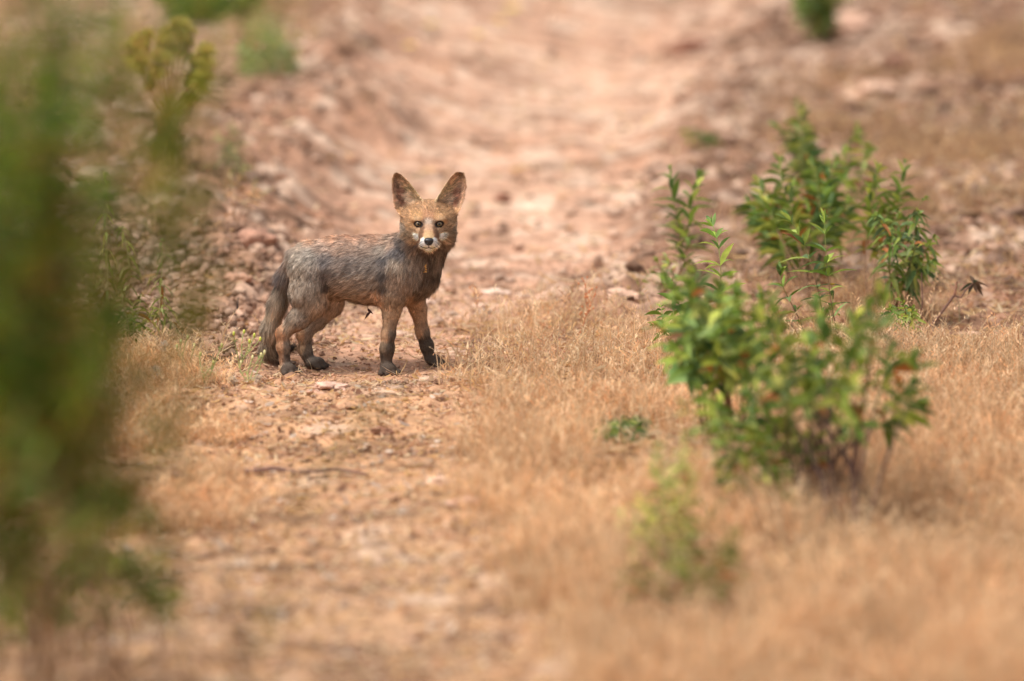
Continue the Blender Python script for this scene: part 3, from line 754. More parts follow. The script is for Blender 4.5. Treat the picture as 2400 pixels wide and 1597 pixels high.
for px, py, yd, wh in [(905, 30, 5.3, 'just right of the leftmost top-edge flower'), (1010, 60, 5.0, 'left of the right top-edge flower'), (1120, 85, 4.8, 'below and left of the right top-edge flower'),
                       (960, 110, 4.5, 'lowest of those left of the track'), (1170, 50, 5.2, 'directly beside the right top-edge flower'), (860, 100, 4.6, 'just right of the pink blossom')]:
    flower(px, py, yd, .022, 'tiny faint yellow flower speck, ' + wh, (224, 188, 92))
def stalk(px0, py0, px1, py1, label, c, nb, seed):
    rng = np.random.default_rng(seed)
    base = G(px0, py0); y = base[1]; tp = P(px1, py1, y)
    e = empty('dry_stalk', base, label, 'stalk')
    m = MB(); pts = bez(base, base + (tp - base) * .35 + [.004, 0, 0], base + (tp - base) * .7 - [.004, 0, 0], tp, 10)
    tube(m, pts, np.linspace(.0012, .0006, 10), srgb(c), 5)
    ends = []
    for i in range(nb):
        q = pts[rng.integers(4, 10)]; d_ = np.array([rng.uniform(-1, 1), rng.uniform(-1, 1), .9]) * rng.uniform(.008, .02)
        tube(m, [q, q + d_ * .6, q + d_], .0005, srgb(c), 4); ends.append(q + d_)
    m.build('stem', M_STEM, e)
    for q in ends + [tp]:
        m = MB(); m.add(IV1 * .0024 + q, IF1, srgb(c) * 1.25); m.build('seed', M_PLAIN, e)
stalk(1070, 905, 1085, 838, 'pale dry stalk standing at the track edge right of the front paws', (214, 188, 150), 2, 1)
stalk(1380, 790, 1372, 668, 'thin reddish stalk with tiny buds, in the short grass right of the fox', (196, 124, 80), 14, 2)
stalk(1350, 800, 1395, 690, 'second thin reddish stalk, leaning right beside the upright reddish one', (190, 120, 78), 12, 3)
stalk(1130, 770, 1112, 690, 'thin brown stalk with fine buds just right of the far front leg', (186, 128, 88), 12, 4)
stalk(2248, 765, 2246, 668, 'slim grey-green stalk under the wilted leaves of the forked twig', (150, 146, 110), 3, 5)
stalk(2180, 775, 2195, 640, 'pale straw stalk between the straight twig and the forked twig', (214, 180, 140), 5, 6)
stalk(905, 745, 888, 700, 'short dry stem behind the near front leg', (190, 150, 110), 4, 7)
exec_fox = True
# ------------------------------------------------------------------ the fox
def C(cx, cy, y=0.0):                         # fox measurements, taken in a 3x enlargement
    return P(560 + cx / 3.016, 380 + cy / 3.016, y)
prims = []     # (kind, a, b, ra, rb, ysc, k, flow, fur, group)
def cap(a, b, ra, rb, k=.012, flow=None, fur=.008, g='body', ys=1.0):
    a, b = np.asarray(a), np.asarray(b)
    if flow is None: flow = unit(b - a)
    prims.append(('c', a, b, ra, rb, ys, k, unit(np.asarray(flow, float)), fur, g))
def chain(pts, k=.012, fur=.004, g='body', ys=1.0, flow=None):
    for (a, ra), (b, rb) in zip(pts[:-1], pts[1:]): cap(a, b, ra, rb, k, flow, fur, g, ys)
def ell(c, r, k=.01, flow=(0, 0, -1), fur=.006, g='body'):
    prims.append(('e', np.asarray(c), np.asarray(r, float), 0, 0, 1, k, unit(np.asarray(flow, float)), fur, g))
BK = (-1, 0, -.28)
# torso
cap(P(730, 613, .0), P(795, 623, 0), .046, .062, .02, BK, .010, ys=.86)
cap(P(795, 625, 0), P(862, 633, 0), .060, .0690, .02, BK, .011, ys=.84)
cap(P(862, 633, 0), P(925, 632, -.005), .0690, .070, .02, BK, .011, ys=.82)
cap(P(925, 632, -.005), P(972, 640, -.025), .064, .047, .025, (-.3, -.1, -1), .013)
cap(P(960, 612, -.01), P(1003, 552, -.045), .046, .042, .03, (-.35, -.1, -1), .012)
cap(P(1000, 560, -.04), P(977, 652, -.03), .042, .035, .03, (-.1, -.25, -1), .015)
# near shoulder and near haunch masses
cap(P(930, 640, -.035), P(918, 690, -.04), .036, .030, .03, (-.15, 0, -1), .007)
cap(P(728, 640, -.026), P(722, 690, -.034), .042, .037, .03, (-.35, 0, -1), .009)
cap(P(722, 690, -.034), P(735, 716, -.040), .036, .024, .02, (-.2, 0, -1), .007)
cap(P(745, 650, .03), P(772, 705, .035), .040, .030, .03, (-.2, 0, -1), .007)
# near hind leg
chain([(P(737, 716, -.04), .022), (P(700, 748, -.042), .0205), (P(664, 781, -.045), .0130)], .014, .007)
chain([(P(662, 779, -.045), .0125), (P(664, 812, -.046), .0125), (P(668, 850, -.047), .0112)], .010, .0052)
# far hind leg
chain([(P(776, 718, .032), .025), (P(745, 752, .03), .0165), (P(713, 782, .026), .0150), (P(716, 822, .024), .0125), (P(727, 852, .02), .0115)], .012, .005)
# near front leg
chain([(P(920, 690, -.042), .028), (P(918, 730, -.043), .0180), (P(910, 785, -.045), .0130), (P(907, 818, -.046), .0138), (P(905, 852, -.047), .0118)], .012, .0042)
# far front leg
chain([(P(968, 690, .02), .028), (P(980, 725, .035), .0170), (P(990, 778, .045), .0130), (P(999, 808, .05), .0120), (P(1006, 838, .052), .0110)], .012, .0048)
cap(P(1003, 812, .05), P(1003, 815, .05), .0126, .0126, .008, (0, 0, -1), .003)
# paws
CLAWS = []
def paw(px, py, y, ang, s=1.0):
    z0 = .0095 * s
    c = P(px, py, y); c = np.array([c[0], c[1], z0 + .001])
    d = np.array([math.cos(ang), math.sin(ang), 0]); sd_ = np.array([-d[1], d[0], 0])
    ell(c + [0, 0, .004], (.0165 * s, .0165 * s, .0115 * s), .008, d, .0025, 'paw')
    for o_, f_ in ((-.0150, .007), (-.0054, .014), (.0054, .014), (.0150, .007)):
        a = c + sd_ * o_ * s + d * .005; b = c + sd_ * o_ * 1.2 * s + d * (f_ + .003) * s - [0, 0, .0025]
        CLAWS.append((b + d * .0045 * s + [0, 0, .001], d))
        cap(a, b, .0060 * s, .0056 * s, .0015, d + [0, 0, -.4], .0018, 'paw')
paw(910, 869, -.056, math.radians(-72), 1.12)
paw(1018, 846, .048, math.radians(-20), 1.08)
paw(676, 868, -.055, math.radians(-45), 1.12)
paw(742, 858, .015, math.radians(-14), 1.12)
# tail
chain([(P(690, 602, .01), .016), (P(668, 648, .018), .0150), (P(652, 710, .022), .0165), (P(634, 770, .025), .0165), (P(626, 818, .028), .0130), (P(636, 838, .03), .0090)], .015, .016, 'tail')
cap(P(636, 838, .032), P(684, 816, .045), .008, .005, .01, None, .014, 'tail')
# head (turned to the lens)
HY = -.065
ell(P(1005, 527, HY), (.0475, .048, .042), .012, (0, .6, .5), .006, 'head')
ell(P(1005, 500, HY + .012), (.037, .034, .030), .015, (0, .8, .6), .005, 'head')
ell(P(970, 548, HY + .005), (.021, .030, .028), .02, (-.9, .4, -.6), .012, 'head')
ell(P(959, 515, HY + .004), (.015, .026, .020), .02, (-.8, .4, .3), .008, 'head')
ell(P(1051, 515, HY + .004), (.015, .026, .020), .02, (.8, .4, .3), .008, 'head')
ell(P(1040, 548, HY + .005), (.021, .030, .028), .02, (.9, .4, -.6), .012, 'head')
cap(P(1005, 545, HY - .03), P(1005, 564, HY - .082), .0265, .0150, .016, (0, 1, .35), .0022, 'muzzle', 1)
cap(P(1005, 568, HY - .02), P(1005.5, 577, HY - .068), .0215, .0115, .010, (0, 1, -.6), .0022, 'muzzle', 1)
for s_ in (-1, 1):
    ell(P(1005 + s_ * 10.5, 569, HY - .070), (.0080, .0135, .0090), .006, (s_ * .8, .8, 0), .002, 'muzzle')
    ell(P(1005 + s_ * 24, 514, HY - .036), (.016, .010, .007), .012, (s_ * .5, .5, .6), .003, 'head')   # brow
EARS = [[(943, 502), (928, 488), (922, 464), (918.5, 440), (918.5, 418), (923, 406), (930, 402.5), (939, 405.5), (955, 419), (970, 437), (983, 454), (992, 468), (984, 482), (962, 494)],
        [(1068, 500), (1080, 486), (1088, 462), (1092, 438), (1091.5, 416), (1086, 403), (1077, 399), (1067, 402), (1053, 416), (1041, 434), (1029, 453), (1020, 468), (1027, 480), (1049, 492)]]
EY = HY + .014
EZ0, EZ1 = P(0, 508, HY)[2], P(0, 410, HY)[2]
def ear_lean(z): return -.010 * np.clip((EZ1 - z) / (EZ1 - EZ0), 0, 1.2)
EPOLY = []
for e_ in EARS:
    q = np.array([P(a, b, EY) for a, b in e_])[:, [0, 2]]
    EPOLY.append(q)
def poly_sd(pt, poly):
    d = np.full(pt.shape[0], 1e9); ins = np.zeros(pt.shape[0], bool)
    n = len(poly)
    for i in range(n):
        a, b = poly[i], poly[(i + 1) % n]
        e = b - a; w_ = pt - a
        t = np.clip((w_ @ e) / (e @ e), 0, 1)
        d = np.minimum(d, ((w_ - t[:, None] * e) ** 2).sum(1))
        cnd = ((a[1] > pt[:, 1]) != (b[1] > pt[:, 1])) & (pt[:, 0] < (b[0] - a[0]) * (pt[:, 1] - a[1]) / (b[1] - a[1] + 1e-12) + a[0])
        ins ^= cnd
    d = np.sqrt(d)
    return np.where(ins, -d, d)
def ear_sd(p, poly):
    s = poly_sd(p[:, [0, 2]], poly) + .0002
    cup = .026 * (1 - np.exp(-np.maximum(-s, 0) / .010))
    dy = p[:, 1] - (EY - .012 + cup + ear_lean(p[:, 2]))
    return np.maximum(np.abs(dy) * .8 - .0028, s)
def prim_sd(pr, p):
    k, a, b, ra, rb, ys = pr[:6]
    if k == 'e':
        q = (p - a) / b
        r = np.linalg.norm(q, axis=1); g = np.linalg.norm(q / b, axis=1)
        return r * (r - 1) / np.maximum(g, 1e-6)
    sc_ = np.array([1, 1 / ys, 1])
    pa = (p - a) * sc_; ba = (b - a) * sc_
    t = np.clip(pa @ ba / max(ba @ ba, 1e-12), 0, 1)
    return (np.linalg.norm(pa - t[:, None] * ba, axis=1) - (ra + (rb - ra) * t)) * (.5 + .5 * ys)
VX = .0021
lo = np.array([-.235, -.20, -.006]); hi = np.array([.285, .115, .445])
dims = np.ceil((hi - lo) / VX).astype(int)
gx, gy, gz = [lo[i] + np.arange(dims[i]) * VX for i in range(3)]
grid = np.full(dims, .05, np.float32)
def blend(pr_fn, bb0, bb1, k, sub=False):
    i0 = np.clip(((bb0 - lo) / VX).astype(int), 0, dims - 1); i1 = np.clip(((bb1 - lo) / VX).astype(int) + 2, 1, dims)
    s = tuple(slice(i0[i], i1[i]) for i in range(3))
    g = np.stack(np.meshgrid(gx[s[0]], gy[s[1]], gz[s[2]], indexing='ij'), -1).reshape(-1, 3)
    d = pr_fn(g).reshape([i1[i] - i0[i] for i in range(3)])
    cur = grid[s]
    if sub:
        grid[s] = np.maximum(cur, -d); return
    h = np.maximum(k - np.abs(cur - d), 0) / k
    grid[s] = np.minimum(cur, d) - h * h * k * .25
for pr in prims:
    if pr[0] == 'e': m_ = pr[2] + .03; b0, b1 = pr[1] - m_, pr[1] + m_
    else:
        r_ = max(pr[3], pr[4]) + .03; b0, b1 = np.minimum(pr[1], pr[2]) - r_, np.maximum(pr[1], pr[2]) + r_
    blend(lambda g, pr=pr: prim_sd(pr, g), b0, b1, pr[6])
for q in EPOLY:
    b0 = np.array([q[:, 0].min() - .01, EY - .055, q[:, 1].min() - .01]); b1 = np.array([q[:, 0].max() + .01, EY + .04, q[:, 1].max() + .01])
    blend(lambda g, q=q: ear_sd(g, q), b0, b1, .011)
def sample(p):
    q = (p - lo) / VX; i = np.clip(np.floor(q).astype(int), 0, dims - 2); f = q - i
    r = 0
    for a in (0, 1):
        for b in (0, 1):
            for c in (0, 1):
                r = r + (f[:, 0] if a else 1 - f[:, 0]) * (f[:, 1] if b else 1 - f[:, 1]) * (f[:, 2] if c else 1 - f[:, 2]) * grid[i[:, 0] + a, i[:, 1] + b, i[:, 2] + c]
    return r
def surf(px, py):                              # front surface of the fox under a measurement
    d = ray(px, py); ts = (np.arange(-.19, .1, .0005) - CAM[1]) / d[1]
    p = CAM + ts[:, None] * d
    s = sample(p); k = np.where(s < 0)[0]
    return p[k[0]] if len(k) else P(px, py, HY)
eyes = []
ER = .0082
EYR = (.0080, .0053)                          # half width and half height of the eye opening
EAX = []
for px, sg2 in ((980.5, -1), (1029.5, 1)):
    s = surf(px, 527)
    s = s + np.array([0, ER * .80, 0])
    eyes.append(s)
    look_ = unit(CAM - s); ex = unit(np.cross([0, 0, 1.], look_)); ez = np.cross(look_, ex)
    a_ = math.radians(13) * sg2 * np.sign(ex[0])
    e1 = ex * math.cos(a_) + ez * math.sin(a_); e2 = -ex * math.sin(a_) + ez * math.cos(a_)
    EAX.append((e1, e2, look_))
    def hole(g, s=s, e1=e1, e2=e2, look_=look_):
        q = g - s
        u_, v_, w_ = q @ e1 / EYR[0], q @ e2 / EYR[1], (q @ look_ - .004) / .009
        rr = np.sqrt(u_ ** 2 + v_ ** 2 + w_ ** 2)
        return (rr - 1) * EYR[1]
    blend(hole, s - .025, s + .025, 0, sub=True)
def eye_e(p):                                 # elliptical distance from the nearest eye opening, 1 at its rim
    out = []
    for s_, (e1, e2, lk_) in zip(eyes, EAX):
        q = p - s_
        out.append(np.sqrt((q @ e1 / EYR[0]) ** 2 + (q @ e2 / EYR[1]) ** 2 + (np.maximum(np.abs(q @ lk_) - .012, 0) / .004) ** 2))
    return np.minimum(*out)
# surface nets
sg = grid < 0
cnt = np.zeros(np.array(dims) - 1, np.int8)
offs = [(a, b, c) for a in (0, 1) for b in (0, 1) for c in (0, 1)]
for a, b, c in offs: cnt += sg[a:dims[0] - 1 + a, b:dims[1] - 1 + b, c:dims[2] - 1 + c]
act = np.argwhere((cnt > 0) & (cnt < 8))
idm = np.full(cnt.shape, -1, np.int32); idm[tuple(act.T)] = np.arange(len(act))
cv = {o: grid[act[:, 0] + o[0], act[:, 1] + o[1], act[:, 2] + o[2]] for o in offs}
acc = np.zeros((len(act), 3)); num = np.zeros(len(act))
for o in offs:
    for ax in range(3):
        if o[ax]: continue
        o2 = list(o); o2[ax] = 1; o2 = tuple(o2)
        v0, v1 = cv[o], cv[o2]; m_ = (v0 < 0) != (v1 < 0)
        t = np.where(m_, v0 / np.where(m_, v0 - v1, 1), 0)
        pt = np.tile(np.array(o, float), (len(act), 1)); pt[:, ax] = t
        acc[m_] += pt[m_]; num[m_] += 1
BV = lo + (act + acc / num[:, None]) * VX
quads = []
for ax in range(3):
    sl0 = [slice(None)] * 3; sl1 = [slice(None)] * 3
    sl0[ax] = slice(0, -1); sl1[ax] = slice(1, None)
    e0, e1 = sg[tuple(sl0)], sg[tuple(sl1)]
    ix = np.argwhere(e0 != e1)
    b, c = (ax + 1) % 3, (ax + 2) % 3
    ix = ix[(ix[:, b] > 0) & (ix[:, c] > 0) & (ix[:, b] < dims[b] - 1) & (ix[:, c] < dims[c] - 1)]
    fl = e0[tuple(ix.T)]
    def gid(db, dc):
        j = ix.copy(); j[:, b] -= db; j[:, c] -= dc
        return idm[tuple(j.T)]
    q = np.stack([gid(1, 1), gid(0, 1), gid(0, 0), gid(1, 0)], 1)
    q[~fl] = q[~fl][:, ::-1]
    quads.append(q)
BF = np.concatenate(quads); BF = BF[(BF >= 0).all(1)]
# light smoothing
for _ in range(2):
    a2 = np.zeros_like(BV); n2 = np.zeros(len(BV))
    for i in range(4):
        np.add.at(a2, BF[:, i], BV[BF[:, (i + 1) % 4]]); np.add.at(n2, BF[:, i], 1)
    BV = BV * .5 + a2 / np.maximum(n2, 1)[:, None] * .5
def grad(p):
    e = VX
    g = np.stack([sample(p + np.eye(3)[i] * e) - sample(p - np.eye(3)[i] * e) for i in range(3)], 1)
    return unit(g)

# coat colours -------------------------------------------------------------
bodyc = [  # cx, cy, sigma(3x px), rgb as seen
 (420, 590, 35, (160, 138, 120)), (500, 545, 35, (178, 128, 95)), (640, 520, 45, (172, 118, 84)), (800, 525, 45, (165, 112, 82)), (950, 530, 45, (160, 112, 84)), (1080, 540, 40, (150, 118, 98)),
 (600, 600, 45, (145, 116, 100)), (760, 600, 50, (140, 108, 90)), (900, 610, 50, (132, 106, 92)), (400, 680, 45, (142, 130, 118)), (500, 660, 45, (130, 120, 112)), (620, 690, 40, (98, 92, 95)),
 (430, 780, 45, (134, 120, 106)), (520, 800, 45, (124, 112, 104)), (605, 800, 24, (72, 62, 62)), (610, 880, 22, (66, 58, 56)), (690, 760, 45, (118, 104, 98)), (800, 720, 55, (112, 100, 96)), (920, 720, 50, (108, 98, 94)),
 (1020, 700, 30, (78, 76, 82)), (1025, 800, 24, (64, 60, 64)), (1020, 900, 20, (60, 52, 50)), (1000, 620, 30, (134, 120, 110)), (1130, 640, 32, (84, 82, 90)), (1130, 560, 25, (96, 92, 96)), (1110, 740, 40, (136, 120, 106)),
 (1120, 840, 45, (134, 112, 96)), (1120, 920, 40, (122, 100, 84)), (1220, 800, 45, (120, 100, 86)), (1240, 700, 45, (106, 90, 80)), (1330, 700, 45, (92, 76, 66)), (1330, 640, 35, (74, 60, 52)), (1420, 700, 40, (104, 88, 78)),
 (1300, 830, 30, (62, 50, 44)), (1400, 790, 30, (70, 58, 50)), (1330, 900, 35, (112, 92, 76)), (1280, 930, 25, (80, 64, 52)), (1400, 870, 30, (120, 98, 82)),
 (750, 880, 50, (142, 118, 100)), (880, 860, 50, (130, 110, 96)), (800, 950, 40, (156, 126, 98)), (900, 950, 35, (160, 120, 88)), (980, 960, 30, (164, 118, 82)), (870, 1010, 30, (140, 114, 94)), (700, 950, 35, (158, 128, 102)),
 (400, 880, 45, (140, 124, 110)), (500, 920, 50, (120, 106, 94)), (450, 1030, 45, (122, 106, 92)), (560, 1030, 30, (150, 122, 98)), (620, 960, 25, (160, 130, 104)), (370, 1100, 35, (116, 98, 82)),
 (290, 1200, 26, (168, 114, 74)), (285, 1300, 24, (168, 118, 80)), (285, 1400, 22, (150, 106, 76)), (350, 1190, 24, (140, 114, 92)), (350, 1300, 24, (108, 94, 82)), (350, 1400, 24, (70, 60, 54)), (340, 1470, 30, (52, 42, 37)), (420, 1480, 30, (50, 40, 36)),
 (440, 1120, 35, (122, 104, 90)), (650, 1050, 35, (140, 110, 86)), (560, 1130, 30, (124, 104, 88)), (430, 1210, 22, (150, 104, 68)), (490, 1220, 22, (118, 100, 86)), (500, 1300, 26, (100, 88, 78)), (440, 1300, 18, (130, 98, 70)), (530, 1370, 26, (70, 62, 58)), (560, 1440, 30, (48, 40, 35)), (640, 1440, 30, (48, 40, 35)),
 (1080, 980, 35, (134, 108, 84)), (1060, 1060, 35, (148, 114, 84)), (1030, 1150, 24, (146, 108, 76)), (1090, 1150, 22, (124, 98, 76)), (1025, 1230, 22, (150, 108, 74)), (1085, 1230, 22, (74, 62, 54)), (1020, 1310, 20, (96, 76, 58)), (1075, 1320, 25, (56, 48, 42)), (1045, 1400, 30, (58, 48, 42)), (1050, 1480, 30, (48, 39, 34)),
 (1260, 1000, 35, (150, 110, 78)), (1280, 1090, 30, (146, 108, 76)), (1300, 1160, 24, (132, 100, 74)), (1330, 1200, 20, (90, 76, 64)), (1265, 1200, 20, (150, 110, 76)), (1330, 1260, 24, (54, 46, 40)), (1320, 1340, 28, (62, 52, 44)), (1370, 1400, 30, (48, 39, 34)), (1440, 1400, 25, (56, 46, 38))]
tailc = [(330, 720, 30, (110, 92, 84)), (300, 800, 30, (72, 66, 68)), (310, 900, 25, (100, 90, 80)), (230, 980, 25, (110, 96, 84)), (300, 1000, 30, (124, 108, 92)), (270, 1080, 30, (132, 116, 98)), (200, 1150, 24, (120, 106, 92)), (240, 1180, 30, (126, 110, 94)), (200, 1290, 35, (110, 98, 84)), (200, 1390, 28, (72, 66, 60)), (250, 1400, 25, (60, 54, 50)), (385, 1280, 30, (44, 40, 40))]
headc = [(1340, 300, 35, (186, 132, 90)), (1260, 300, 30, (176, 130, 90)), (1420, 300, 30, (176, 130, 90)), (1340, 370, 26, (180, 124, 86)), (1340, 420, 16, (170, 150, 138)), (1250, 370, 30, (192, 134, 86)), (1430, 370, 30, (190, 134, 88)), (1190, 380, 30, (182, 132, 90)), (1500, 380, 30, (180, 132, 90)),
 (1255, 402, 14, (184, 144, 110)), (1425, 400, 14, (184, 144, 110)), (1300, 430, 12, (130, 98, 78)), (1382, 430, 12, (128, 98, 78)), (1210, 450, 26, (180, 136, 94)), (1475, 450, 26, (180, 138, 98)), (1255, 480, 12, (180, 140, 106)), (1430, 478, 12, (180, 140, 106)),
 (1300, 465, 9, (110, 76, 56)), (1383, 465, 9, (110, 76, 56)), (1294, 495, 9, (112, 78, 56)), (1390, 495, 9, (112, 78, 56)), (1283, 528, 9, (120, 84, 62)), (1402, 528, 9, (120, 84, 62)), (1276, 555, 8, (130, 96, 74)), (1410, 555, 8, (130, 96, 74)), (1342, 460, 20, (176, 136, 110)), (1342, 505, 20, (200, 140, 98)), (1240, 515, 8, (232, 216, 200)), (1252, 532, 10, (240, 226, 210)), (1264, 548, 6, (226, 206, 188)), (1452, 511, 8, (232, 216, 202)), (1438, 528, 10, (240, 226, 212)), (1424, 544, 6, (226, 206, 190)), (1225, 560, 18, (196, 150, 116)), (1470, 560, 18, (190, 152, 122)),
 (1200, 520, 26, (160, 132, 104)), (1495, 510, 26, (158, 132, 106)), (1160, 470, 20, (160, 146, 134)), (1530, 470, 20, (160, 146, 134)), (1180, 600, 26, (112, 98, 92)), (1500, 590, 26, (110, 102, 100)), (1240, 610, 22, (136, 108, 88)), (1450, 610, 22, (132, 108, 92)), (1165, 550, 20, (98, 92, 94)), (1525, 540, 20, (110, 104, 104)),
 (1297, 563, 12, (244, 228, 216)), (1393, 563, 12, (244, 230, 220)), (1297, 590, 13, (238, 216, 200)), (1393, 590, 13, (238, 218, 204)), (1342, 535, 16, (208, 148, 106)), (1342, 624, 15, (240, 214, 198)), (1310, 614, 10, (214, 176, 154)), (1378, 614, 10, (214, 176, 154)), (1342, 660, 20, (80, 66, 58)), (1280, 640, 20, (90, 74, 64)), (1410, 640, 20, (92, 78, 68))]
earc = []
for s_, cx0 in ((1, 0), (-1, 2684)):
    for cx, cy, sg_, rgb in [(1100, 110, 16, (146, 114, 84)), (1120, 170, 18, (140, 106, 84)), (1100, 230, 14, (168, 132, 106)), (1160, 150, 16, (184, 150, 116)), (1215, 190, 14, (196, 160, 120)), (1150, 230, 18, (136, 92, 72)), (1165, 290, 18, (116, 74, 56)),
                             (1210, 260, 22, (186, 158, 132)), (1240, 300, 20, (172, 142, 114)), (1190, 330, 20, (160, 128, 100)), (1260, 250, 16, (196, 164, 128)), (1120, 300, 16, (176, 140, 110)), (1140, 350, 20, (186, 138, 94)), (1220, 360, 20, (120, 88, 66)), (1275, 290, 14, (198, 156, 112))]:
        earc.append((cx0 + s_ * cx, cy, sg_, rgb))
ALB = 1.55
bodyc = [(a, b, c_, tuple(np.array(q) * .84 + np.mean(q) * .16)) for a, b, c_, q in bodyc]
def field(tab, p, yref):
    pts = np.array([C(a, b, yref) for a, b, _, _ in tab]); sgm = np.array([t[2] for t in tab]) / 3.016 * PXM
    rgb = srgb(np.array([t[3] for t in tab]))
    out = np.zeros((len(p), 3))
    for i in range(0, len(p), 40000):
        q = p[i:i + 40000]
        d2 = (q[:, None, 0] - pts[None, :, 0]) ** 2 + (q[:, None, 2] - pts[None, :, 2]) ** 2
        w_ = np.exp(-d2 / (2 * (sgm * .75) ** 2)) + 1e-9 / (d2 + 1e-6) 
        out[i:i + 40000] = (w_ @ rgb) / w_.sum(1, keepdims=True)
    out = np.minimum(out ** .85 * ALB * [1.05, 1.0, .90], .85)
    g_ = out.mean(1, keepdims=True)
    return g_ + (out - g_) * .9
def nfield(p):
    """flow, fur length, group weights from the nearest parts"""
    D_ = np.stack([prim_sd(pr, p) for pr in prims], 1)
    W_ = np.exp(-np.clip(D_ - D_.min(1, keepdims=True), 0, .1) / .006)
    W_ /= W_.sum(1, keepdims=True)
    fl = W_ @ np.array([pr[7] for pr in prims]); fu = W_ @ np.array([pr[8] for pr in prims])
    gw = {g: (W_ * np.array([pr[9] == g for pr in prims])).sum(1) for g in ('body', 'tail', 'head', 'muzzle', 'paw')}
    es = [ear_sd(p, q) for q in EPOLY]
    gw['ear'] = np.clip(1 - np.minimum(es[0], es[1]) / .003, 0, 1) * (D_.min(1) > .004)
    return fl, fu, gw
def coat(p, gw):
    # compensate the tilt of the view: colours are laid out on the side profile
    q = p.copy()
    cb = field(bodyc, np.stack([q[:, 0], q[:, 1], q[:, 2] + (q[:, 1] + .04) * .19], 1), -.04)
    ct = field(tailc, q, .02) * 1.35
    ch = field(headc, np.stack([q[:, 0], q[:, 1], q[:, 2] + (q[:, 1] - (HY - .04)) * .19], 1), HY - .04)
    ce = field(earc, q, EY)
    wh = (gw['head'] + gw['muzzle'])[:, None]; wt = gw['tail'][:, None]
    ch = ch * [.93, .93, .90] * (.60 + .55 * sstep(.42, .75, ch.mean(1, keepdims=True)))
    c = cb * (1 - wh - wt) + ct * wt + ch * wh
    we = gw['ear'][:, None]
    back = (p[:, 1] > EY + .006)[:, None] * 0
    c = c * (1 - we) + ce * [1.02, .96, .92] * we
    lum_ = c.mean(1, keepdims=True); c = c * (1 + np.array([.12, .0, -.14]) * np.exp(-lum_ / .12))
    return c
fl, fu, gw = nfield(BV)
fox_base = np.array([0.02, 0, 0])
fox = empty('fox', fox_base, 'grey-brown young fox with big ears standing on the track, facing the camera', 'fox')
mb = MB()
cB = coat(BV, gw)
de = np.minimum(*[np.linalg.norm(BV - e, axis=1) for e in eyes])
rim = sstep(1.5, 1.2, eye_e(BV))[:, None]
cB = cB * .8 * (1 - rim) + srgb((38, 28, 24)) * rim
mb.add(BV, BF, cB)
mb.build('body', M_SKIN, fox)

# fur ----------------------------------------------------------------------
def sample_roots(n, densf):
    t = np.concatenate([BF[:, [0, 1, 2]], BF[:, [0, 2, 3]]])
    A, B_, C_ = BV[t[:, 0]], BV[t[:, 1]], BV[t[:, 2]]
    ar = np.linalg.norm(np.cross(B_ - A, C_ - A), axis=1) * densf((A + B_ + C_) / 3)
    k = RNG.choice(len(t), n, p=ar / ar.sum())
    u, v = RNG.random((2, n)); m_ = u + v > 1; u[m_], v[m_] = 1 - u[m_], 1 - v[m_]
    return A[k] + (B_[k] - A[k]) * u[:, None] + (C_[k] - A[k]) * v[:, None]
NOSE = surf(1005, 569)
def dens(c):
    d = 1 + 1.6 * ((c[:, 0] > .1) & (c[:, 2] > .24)) * (c[:, 1] < 0)
    d *= np.where(c[:, 2] < .02, .5, 1)
    return d * np.where(c[:, 1] > .02, .6, 1)
NH = 190000
rt = sample_roots(NH, dens)
nr = grad(rt)
fl, fu, gw = nfield(rt)
# around the head the coat sweeps away from the nose
hw = (gw['head'] + gw['muzzle'])[:, None]
rad_ = unit((rt - (NOSE + [0, -.02, .012])) * [1.0, .8, 1.0])
fl = fl * (1 - hw) + (fl * .35 + rad_) * hw
ew = gw['ear']
exc = np.where(rt[:, 0] < .17, -1.0, 1.0)
ef = np.stack([exc * 1.0, -0.25 + 0 * exc, .45 + 0 * exc], 1)
fl = fl * (1 - ew[:, None]) + ef * ew[:, None]
front_e = nr[:, 1] < -.1
inner = np.clip((-poly_sd(rt[:, [0, 2]], EPOLY[0]) / .012), 0, 1) + np.clip((-poly_sd(rt[:, [0, 2]], EPOLY[1]) / .012), 0, 1)
fu = fu * (1 - ew) + ew * np.where(front_e, .003 + .007 * inner, .003)
tg = fl - nr * (fl * nr).sum(1, keepdims=True)
tg = unit(tg + RNG.normal(0, .16, tg.shape) * .8)
cl = noise3(rt, 90, 4.)[:, None] - .5; cl2 = noise3(rt, 70, 9.)[:, None] - .5        # loose locks
lk = noise3(rt * [1, 1, 1] - fl * .0, 260, 2.)[:, None] - .5
lk = lk + noise3(rt + tg * .01, 150, 6.)[:, None] - .5
tg = unit(tg + .5 * cl * np.cross(nr, tg) + .25 * cl2 * nr)
lift = (.28 + .22 * RNG.random(len(rt)))[:, None]
d = unit(tg + nr * lift)
ln = fu * RNG.uniform(.65, 1.35, len(rt)) * (1 + 1.2 * cl[:, 0])
ln = np.maximum(ln, .0014)
de = np.minimum(*[np.linalg.norm(rt - e, axis=1) for e in eyes])
ee = eye_e(rt)
ln = ln * np.clip((ee - 1.0) / 1.6, .16, 1)
dn = np.linalg.norm((rt - NOSE) * [1, .7, 1.2], axis=1)
ln = ln * np.clip((dn - .007) / .03, .25, 1)
keep = (ee > 1.30) & (dn > .0095) & (rt[:, 2] > .002)
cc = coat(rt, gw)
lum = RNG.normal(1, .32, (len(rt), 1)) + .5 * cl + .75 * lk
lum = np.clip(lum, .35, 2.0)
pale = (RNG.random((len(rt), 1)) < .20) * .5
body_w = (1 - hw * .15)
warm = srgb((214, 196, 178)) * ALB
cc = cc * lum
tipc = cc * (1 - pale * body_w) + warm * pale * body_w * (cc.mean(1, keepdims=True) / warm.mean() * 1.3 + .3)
fur = MB()
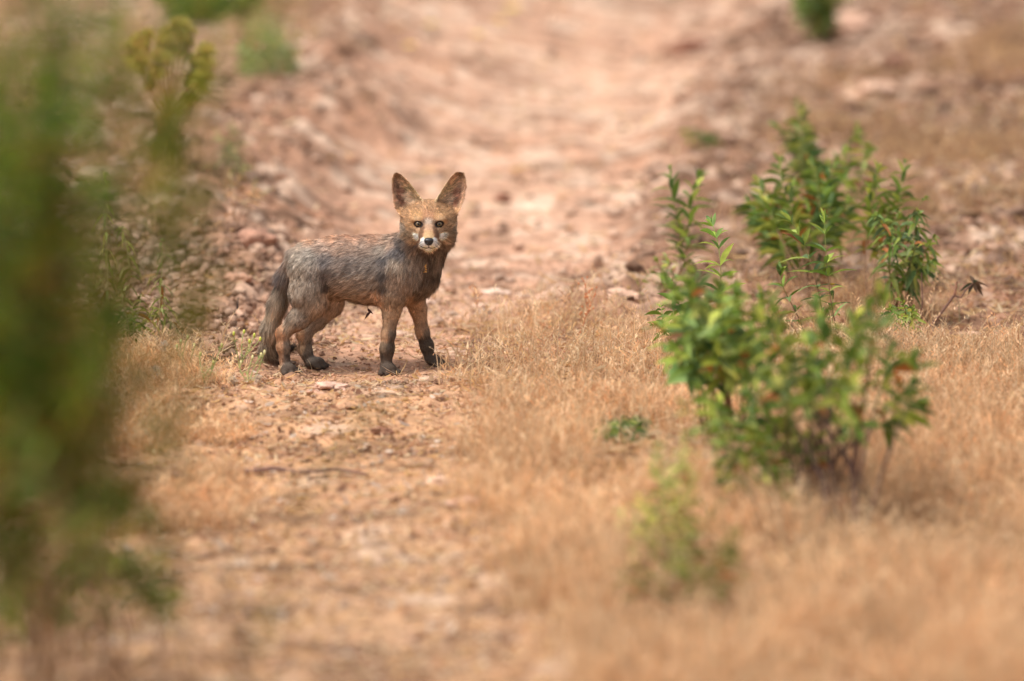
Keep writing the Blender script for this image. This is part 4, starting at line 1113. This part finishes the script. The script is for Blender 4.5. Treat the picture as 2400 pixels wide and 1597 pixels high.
side = np.cross(d, nr + RNG.normal(0, .5, nr.shape))
bend = -nr * .25 * lift + tg * .12
bend[:, 2] -= .10
k = keep
wdt = np.where(gw['muzzle'] + gw['head'] > .5, .00042, .00055) * RNG.uniform(.7, 1.3, len(rt))
sn = unit(nr + .45 * RNG.normal(0, 1, nr.shape) * .5 + .25 * d)
from mathutils import kdtree
gi = np.random.default_rng(12).choice(len(rt), 15000, replace=False)
kd = kdtree.KDTree(len(gi))
for a_, b_ in enumerate(gi): kd.insert(rt[b_], a_)
kd.balance()
near_ = gi[np.array([kd.find(p_)[1] for p_ in rt])]
gt = rt[near_] + d[near_] * ln[near_][:, None] * 1.05
ht = rt + d * ln[:, None]
off_ = (gt - ht); ol = np.linalg.norm(off_, axis=1, keepdims=True)
off_ = off_ * np.minimum(1, .006 / np.maximum(ol, 1e-6))
amt = (.42 + .25 * RNG.random((len(rt), 1))) * np.clip((ln[:, None] - .003) / .004, 0, 1)
bend = bend + off_ * amt / np.maximum(ln[:, None], 1e-4)
gl = np.random.default_rng(13).normal(1, .17, len(rt))[near_][:, None].clip(.45, 1.8)
cc = cc * gl; tipc = tipc * gl
dk = (RNG.random((len(rt), 1)) < .14) & (gw['body'] + gw['tail'] > .6)[:, None]
tipc = np.where(dk, tipc * .3, tipc)
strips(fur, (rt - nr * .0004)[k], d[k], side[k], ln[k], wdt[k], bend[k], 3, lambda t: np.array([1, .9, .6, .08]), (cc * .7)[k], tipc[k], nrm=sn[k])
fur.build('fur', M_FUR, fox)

# eyes
def eye_mat():
    m = bpy.data.materials.new('fox_eye'); m.use_nodes = True
    N = m.node_tree.nodes; K = m.node_tree.links; b = N['Principled BSDF']
    at = N.new('ShaderNodeAttribute'); at.attribute_name = 'Col'
    K.new(at.outputs['Color'], b.inputs['Base Color'])
    b.inputs['Roughness'].default_value = .12
    return m
M_EYE = eye_mat()
UV_, UF_ = ico(5)
for e in eyes:
    look = unit(CAM - e)
    c = UV_ @ look
    ang = np.degrees(np.arccos(np.clip(c, -1, 1)))
    iris = srgb((104, 84, 56)); pup = srgb((14, 11, 10)); dark = srgb((26, 18, 14))
    k1 = sstep(19, 16, ang)[:, None]; k2 = sstep(41, 45, ang)[:, None]
    cI = iris * (.75 + .5 * noise3(UV_, 9, 2.)[:, None])
    colr = cI * (1 - k1) + pup * k1; colr = colr * (1 - k2) + dark * k2
    m = MB(); m.add(UV_ * ER + e, UF_, colr)
    m.build('eye', M_EYE, fox)
# eyelid rims
for e, (e1, e2, lk_) in zip(eyes, EAX):
    m = MB(); t = np.linspace(0, 2 * np.pi, 40)
    a, b = EYR[0] * np.cos(t), EYR[1] * np.sin(t)
    w2 = np.sqrt(np.maximum(ER ** 2 - a ** 2 - b ** 2, (ER * .35) ** 2))
    pts = e + e1 * a[:, None] + e2 * b[:, None] + lk_ * w2[:, None]
    tube(m, pts, .0013, srgb((24, 17, 15)), 6)
    m.build('eyelid', M_SKIN, fox)
# nose
nm = bpy.data.materials.new('fox_nose'); nm.use_nodes = True
nb = nm.node_tree.nodes['Principled BSDF']; nb.inputs['Base Color'].default_value = (.018, .016, .017, 1); nb.inputs['Roughness'].default_value = .38
v = UV_.copy(); v = np.sign(v) * np.abs(v) ** .85
v[:, 0] *= 1 + .22 * v[:, 2]
v = v * [.0098, .0085, .0082]
for s_ in (-1, 1):
    dd = np.linalg.norm((v - [s_ * .0050, -.0085, -.001]) / [1, 1, 1.1], axis=1)
    v[:, 1] += .0035 * np.exp(-(dd / .0024) ** 2)
NO = surf(1005, 566) + [0, -.001, -.0005]
m = MB(); m.add(v + NO, UF_, (.02, .02, .02)); m.build('nose', nm, fox)
# mouth line
m = MB(); pts = np.array([surf(a, b) for a, b in [(986, 577), (992, 580.5), (999, 582), (1005, 580.5), (1011, 582), (1018, 580.5), (1024, 577)]])
pts[:, 1] -= .0012
tube(m, pts, [.0006, .0009, .001, .001, .001, .0009, .0006], srgb((40, 26, 22)), 6)
p2 = np.array([surf(1005, 575), surf(1005, 580)]); p2[:, 1] -= .0012
tube(m, p2, .0009, srgb((40, 26, 22)), 6)
m.build('mouth', M_SKIN, fox)
for c_, d_ in CLAWS:
    m = MB(); p_ = c_
    tube(m, [p_, p_ + d_ * .0035 + [0, 0, .0002], p_ + d_ * .0068 - [0, 0, .002]], [.0013, .0011, .0004], srgb((58, 48, 42)), 6)
    m.build('claw', M_SKIN, fox)
# whiskers
m = MB(); rngw = np.random.default_rng(2)
for s_ in (-1, 1):
    for i in range(7):
        a = surf(1005 + s_ * (14 + i % 3 * 3), 566 + (i * 3) % 12)
        d_ = unit(np.array([s_ * 1.0, -.1 + .5 * rngw.random(), -.35 - .6 * rngw.random()])); l_ = rngw.uniform(.035, .065)
        tube(m, bez(a, a + d_ * l_ * .4, a + d_ * l_ * .75 - [0, 0, .004], a + d_ * l_ - [0, 0, .012], 7), np.linspace(.00022, .00006, 7), srgb((70, 56, 50)), 4)
m.build('whiskers', M_FUR, fox)

# dead leaf hanging under the belly, straw on the chest
s = P(862, 722, -.03)
m = MB(); cc1 = np.tile(srgb((74, 42, 36)), (2, 1))
tube(m, [s + [0, .004, .024], s + [0, 0, .01], s, s - [.0, 0, .004]], .0005, srgb((90, 60, 50)), 4)
strips(m, np.array([s - [0, 0, .001], s - [-.006, 0, .010]]), np.array([[.5, 0, -1.], [-.9, 0, -.55]]), np.array([[1, .3, .5], [.3, .2, -1.]]), np.array([.014, .016]), np.array([.006, .007]), np.array([[.4, 0, 0], [0, 0, -.5]]), 6, leaf_prof, cc1, cc1 * .8, fold=.6)
tag(m.build('dead_leaf', M_LEAF, origin=s), 'curled dark dead leaf dangling under the fox belly', 'leaf')
s = surf(997, 620); m = MB(); n = 16
pos = np.array([surf(997 + .8 * math.sin(i * 2.1), 621 + i * 1.05) + [0, -.011, 0] for i in range(n)])
a = RNG.uniform(-1, 1, (n, 3)) + [0, -.3, .2]; cc1 = np.tile(srgb((232, 176, 96)), (n, 1))
strips(m, pos, a, np.cross(a, [0, 1, 0.2]), .0042, .0020, a * 0, 3, leaf_prof, cc1, cc1)
tag(m.build('grass_seed', M_GRASS, origin=s), 'small golden grass seed caught in the fox chest fur', 'seed')
print('VERTS', len(BV))
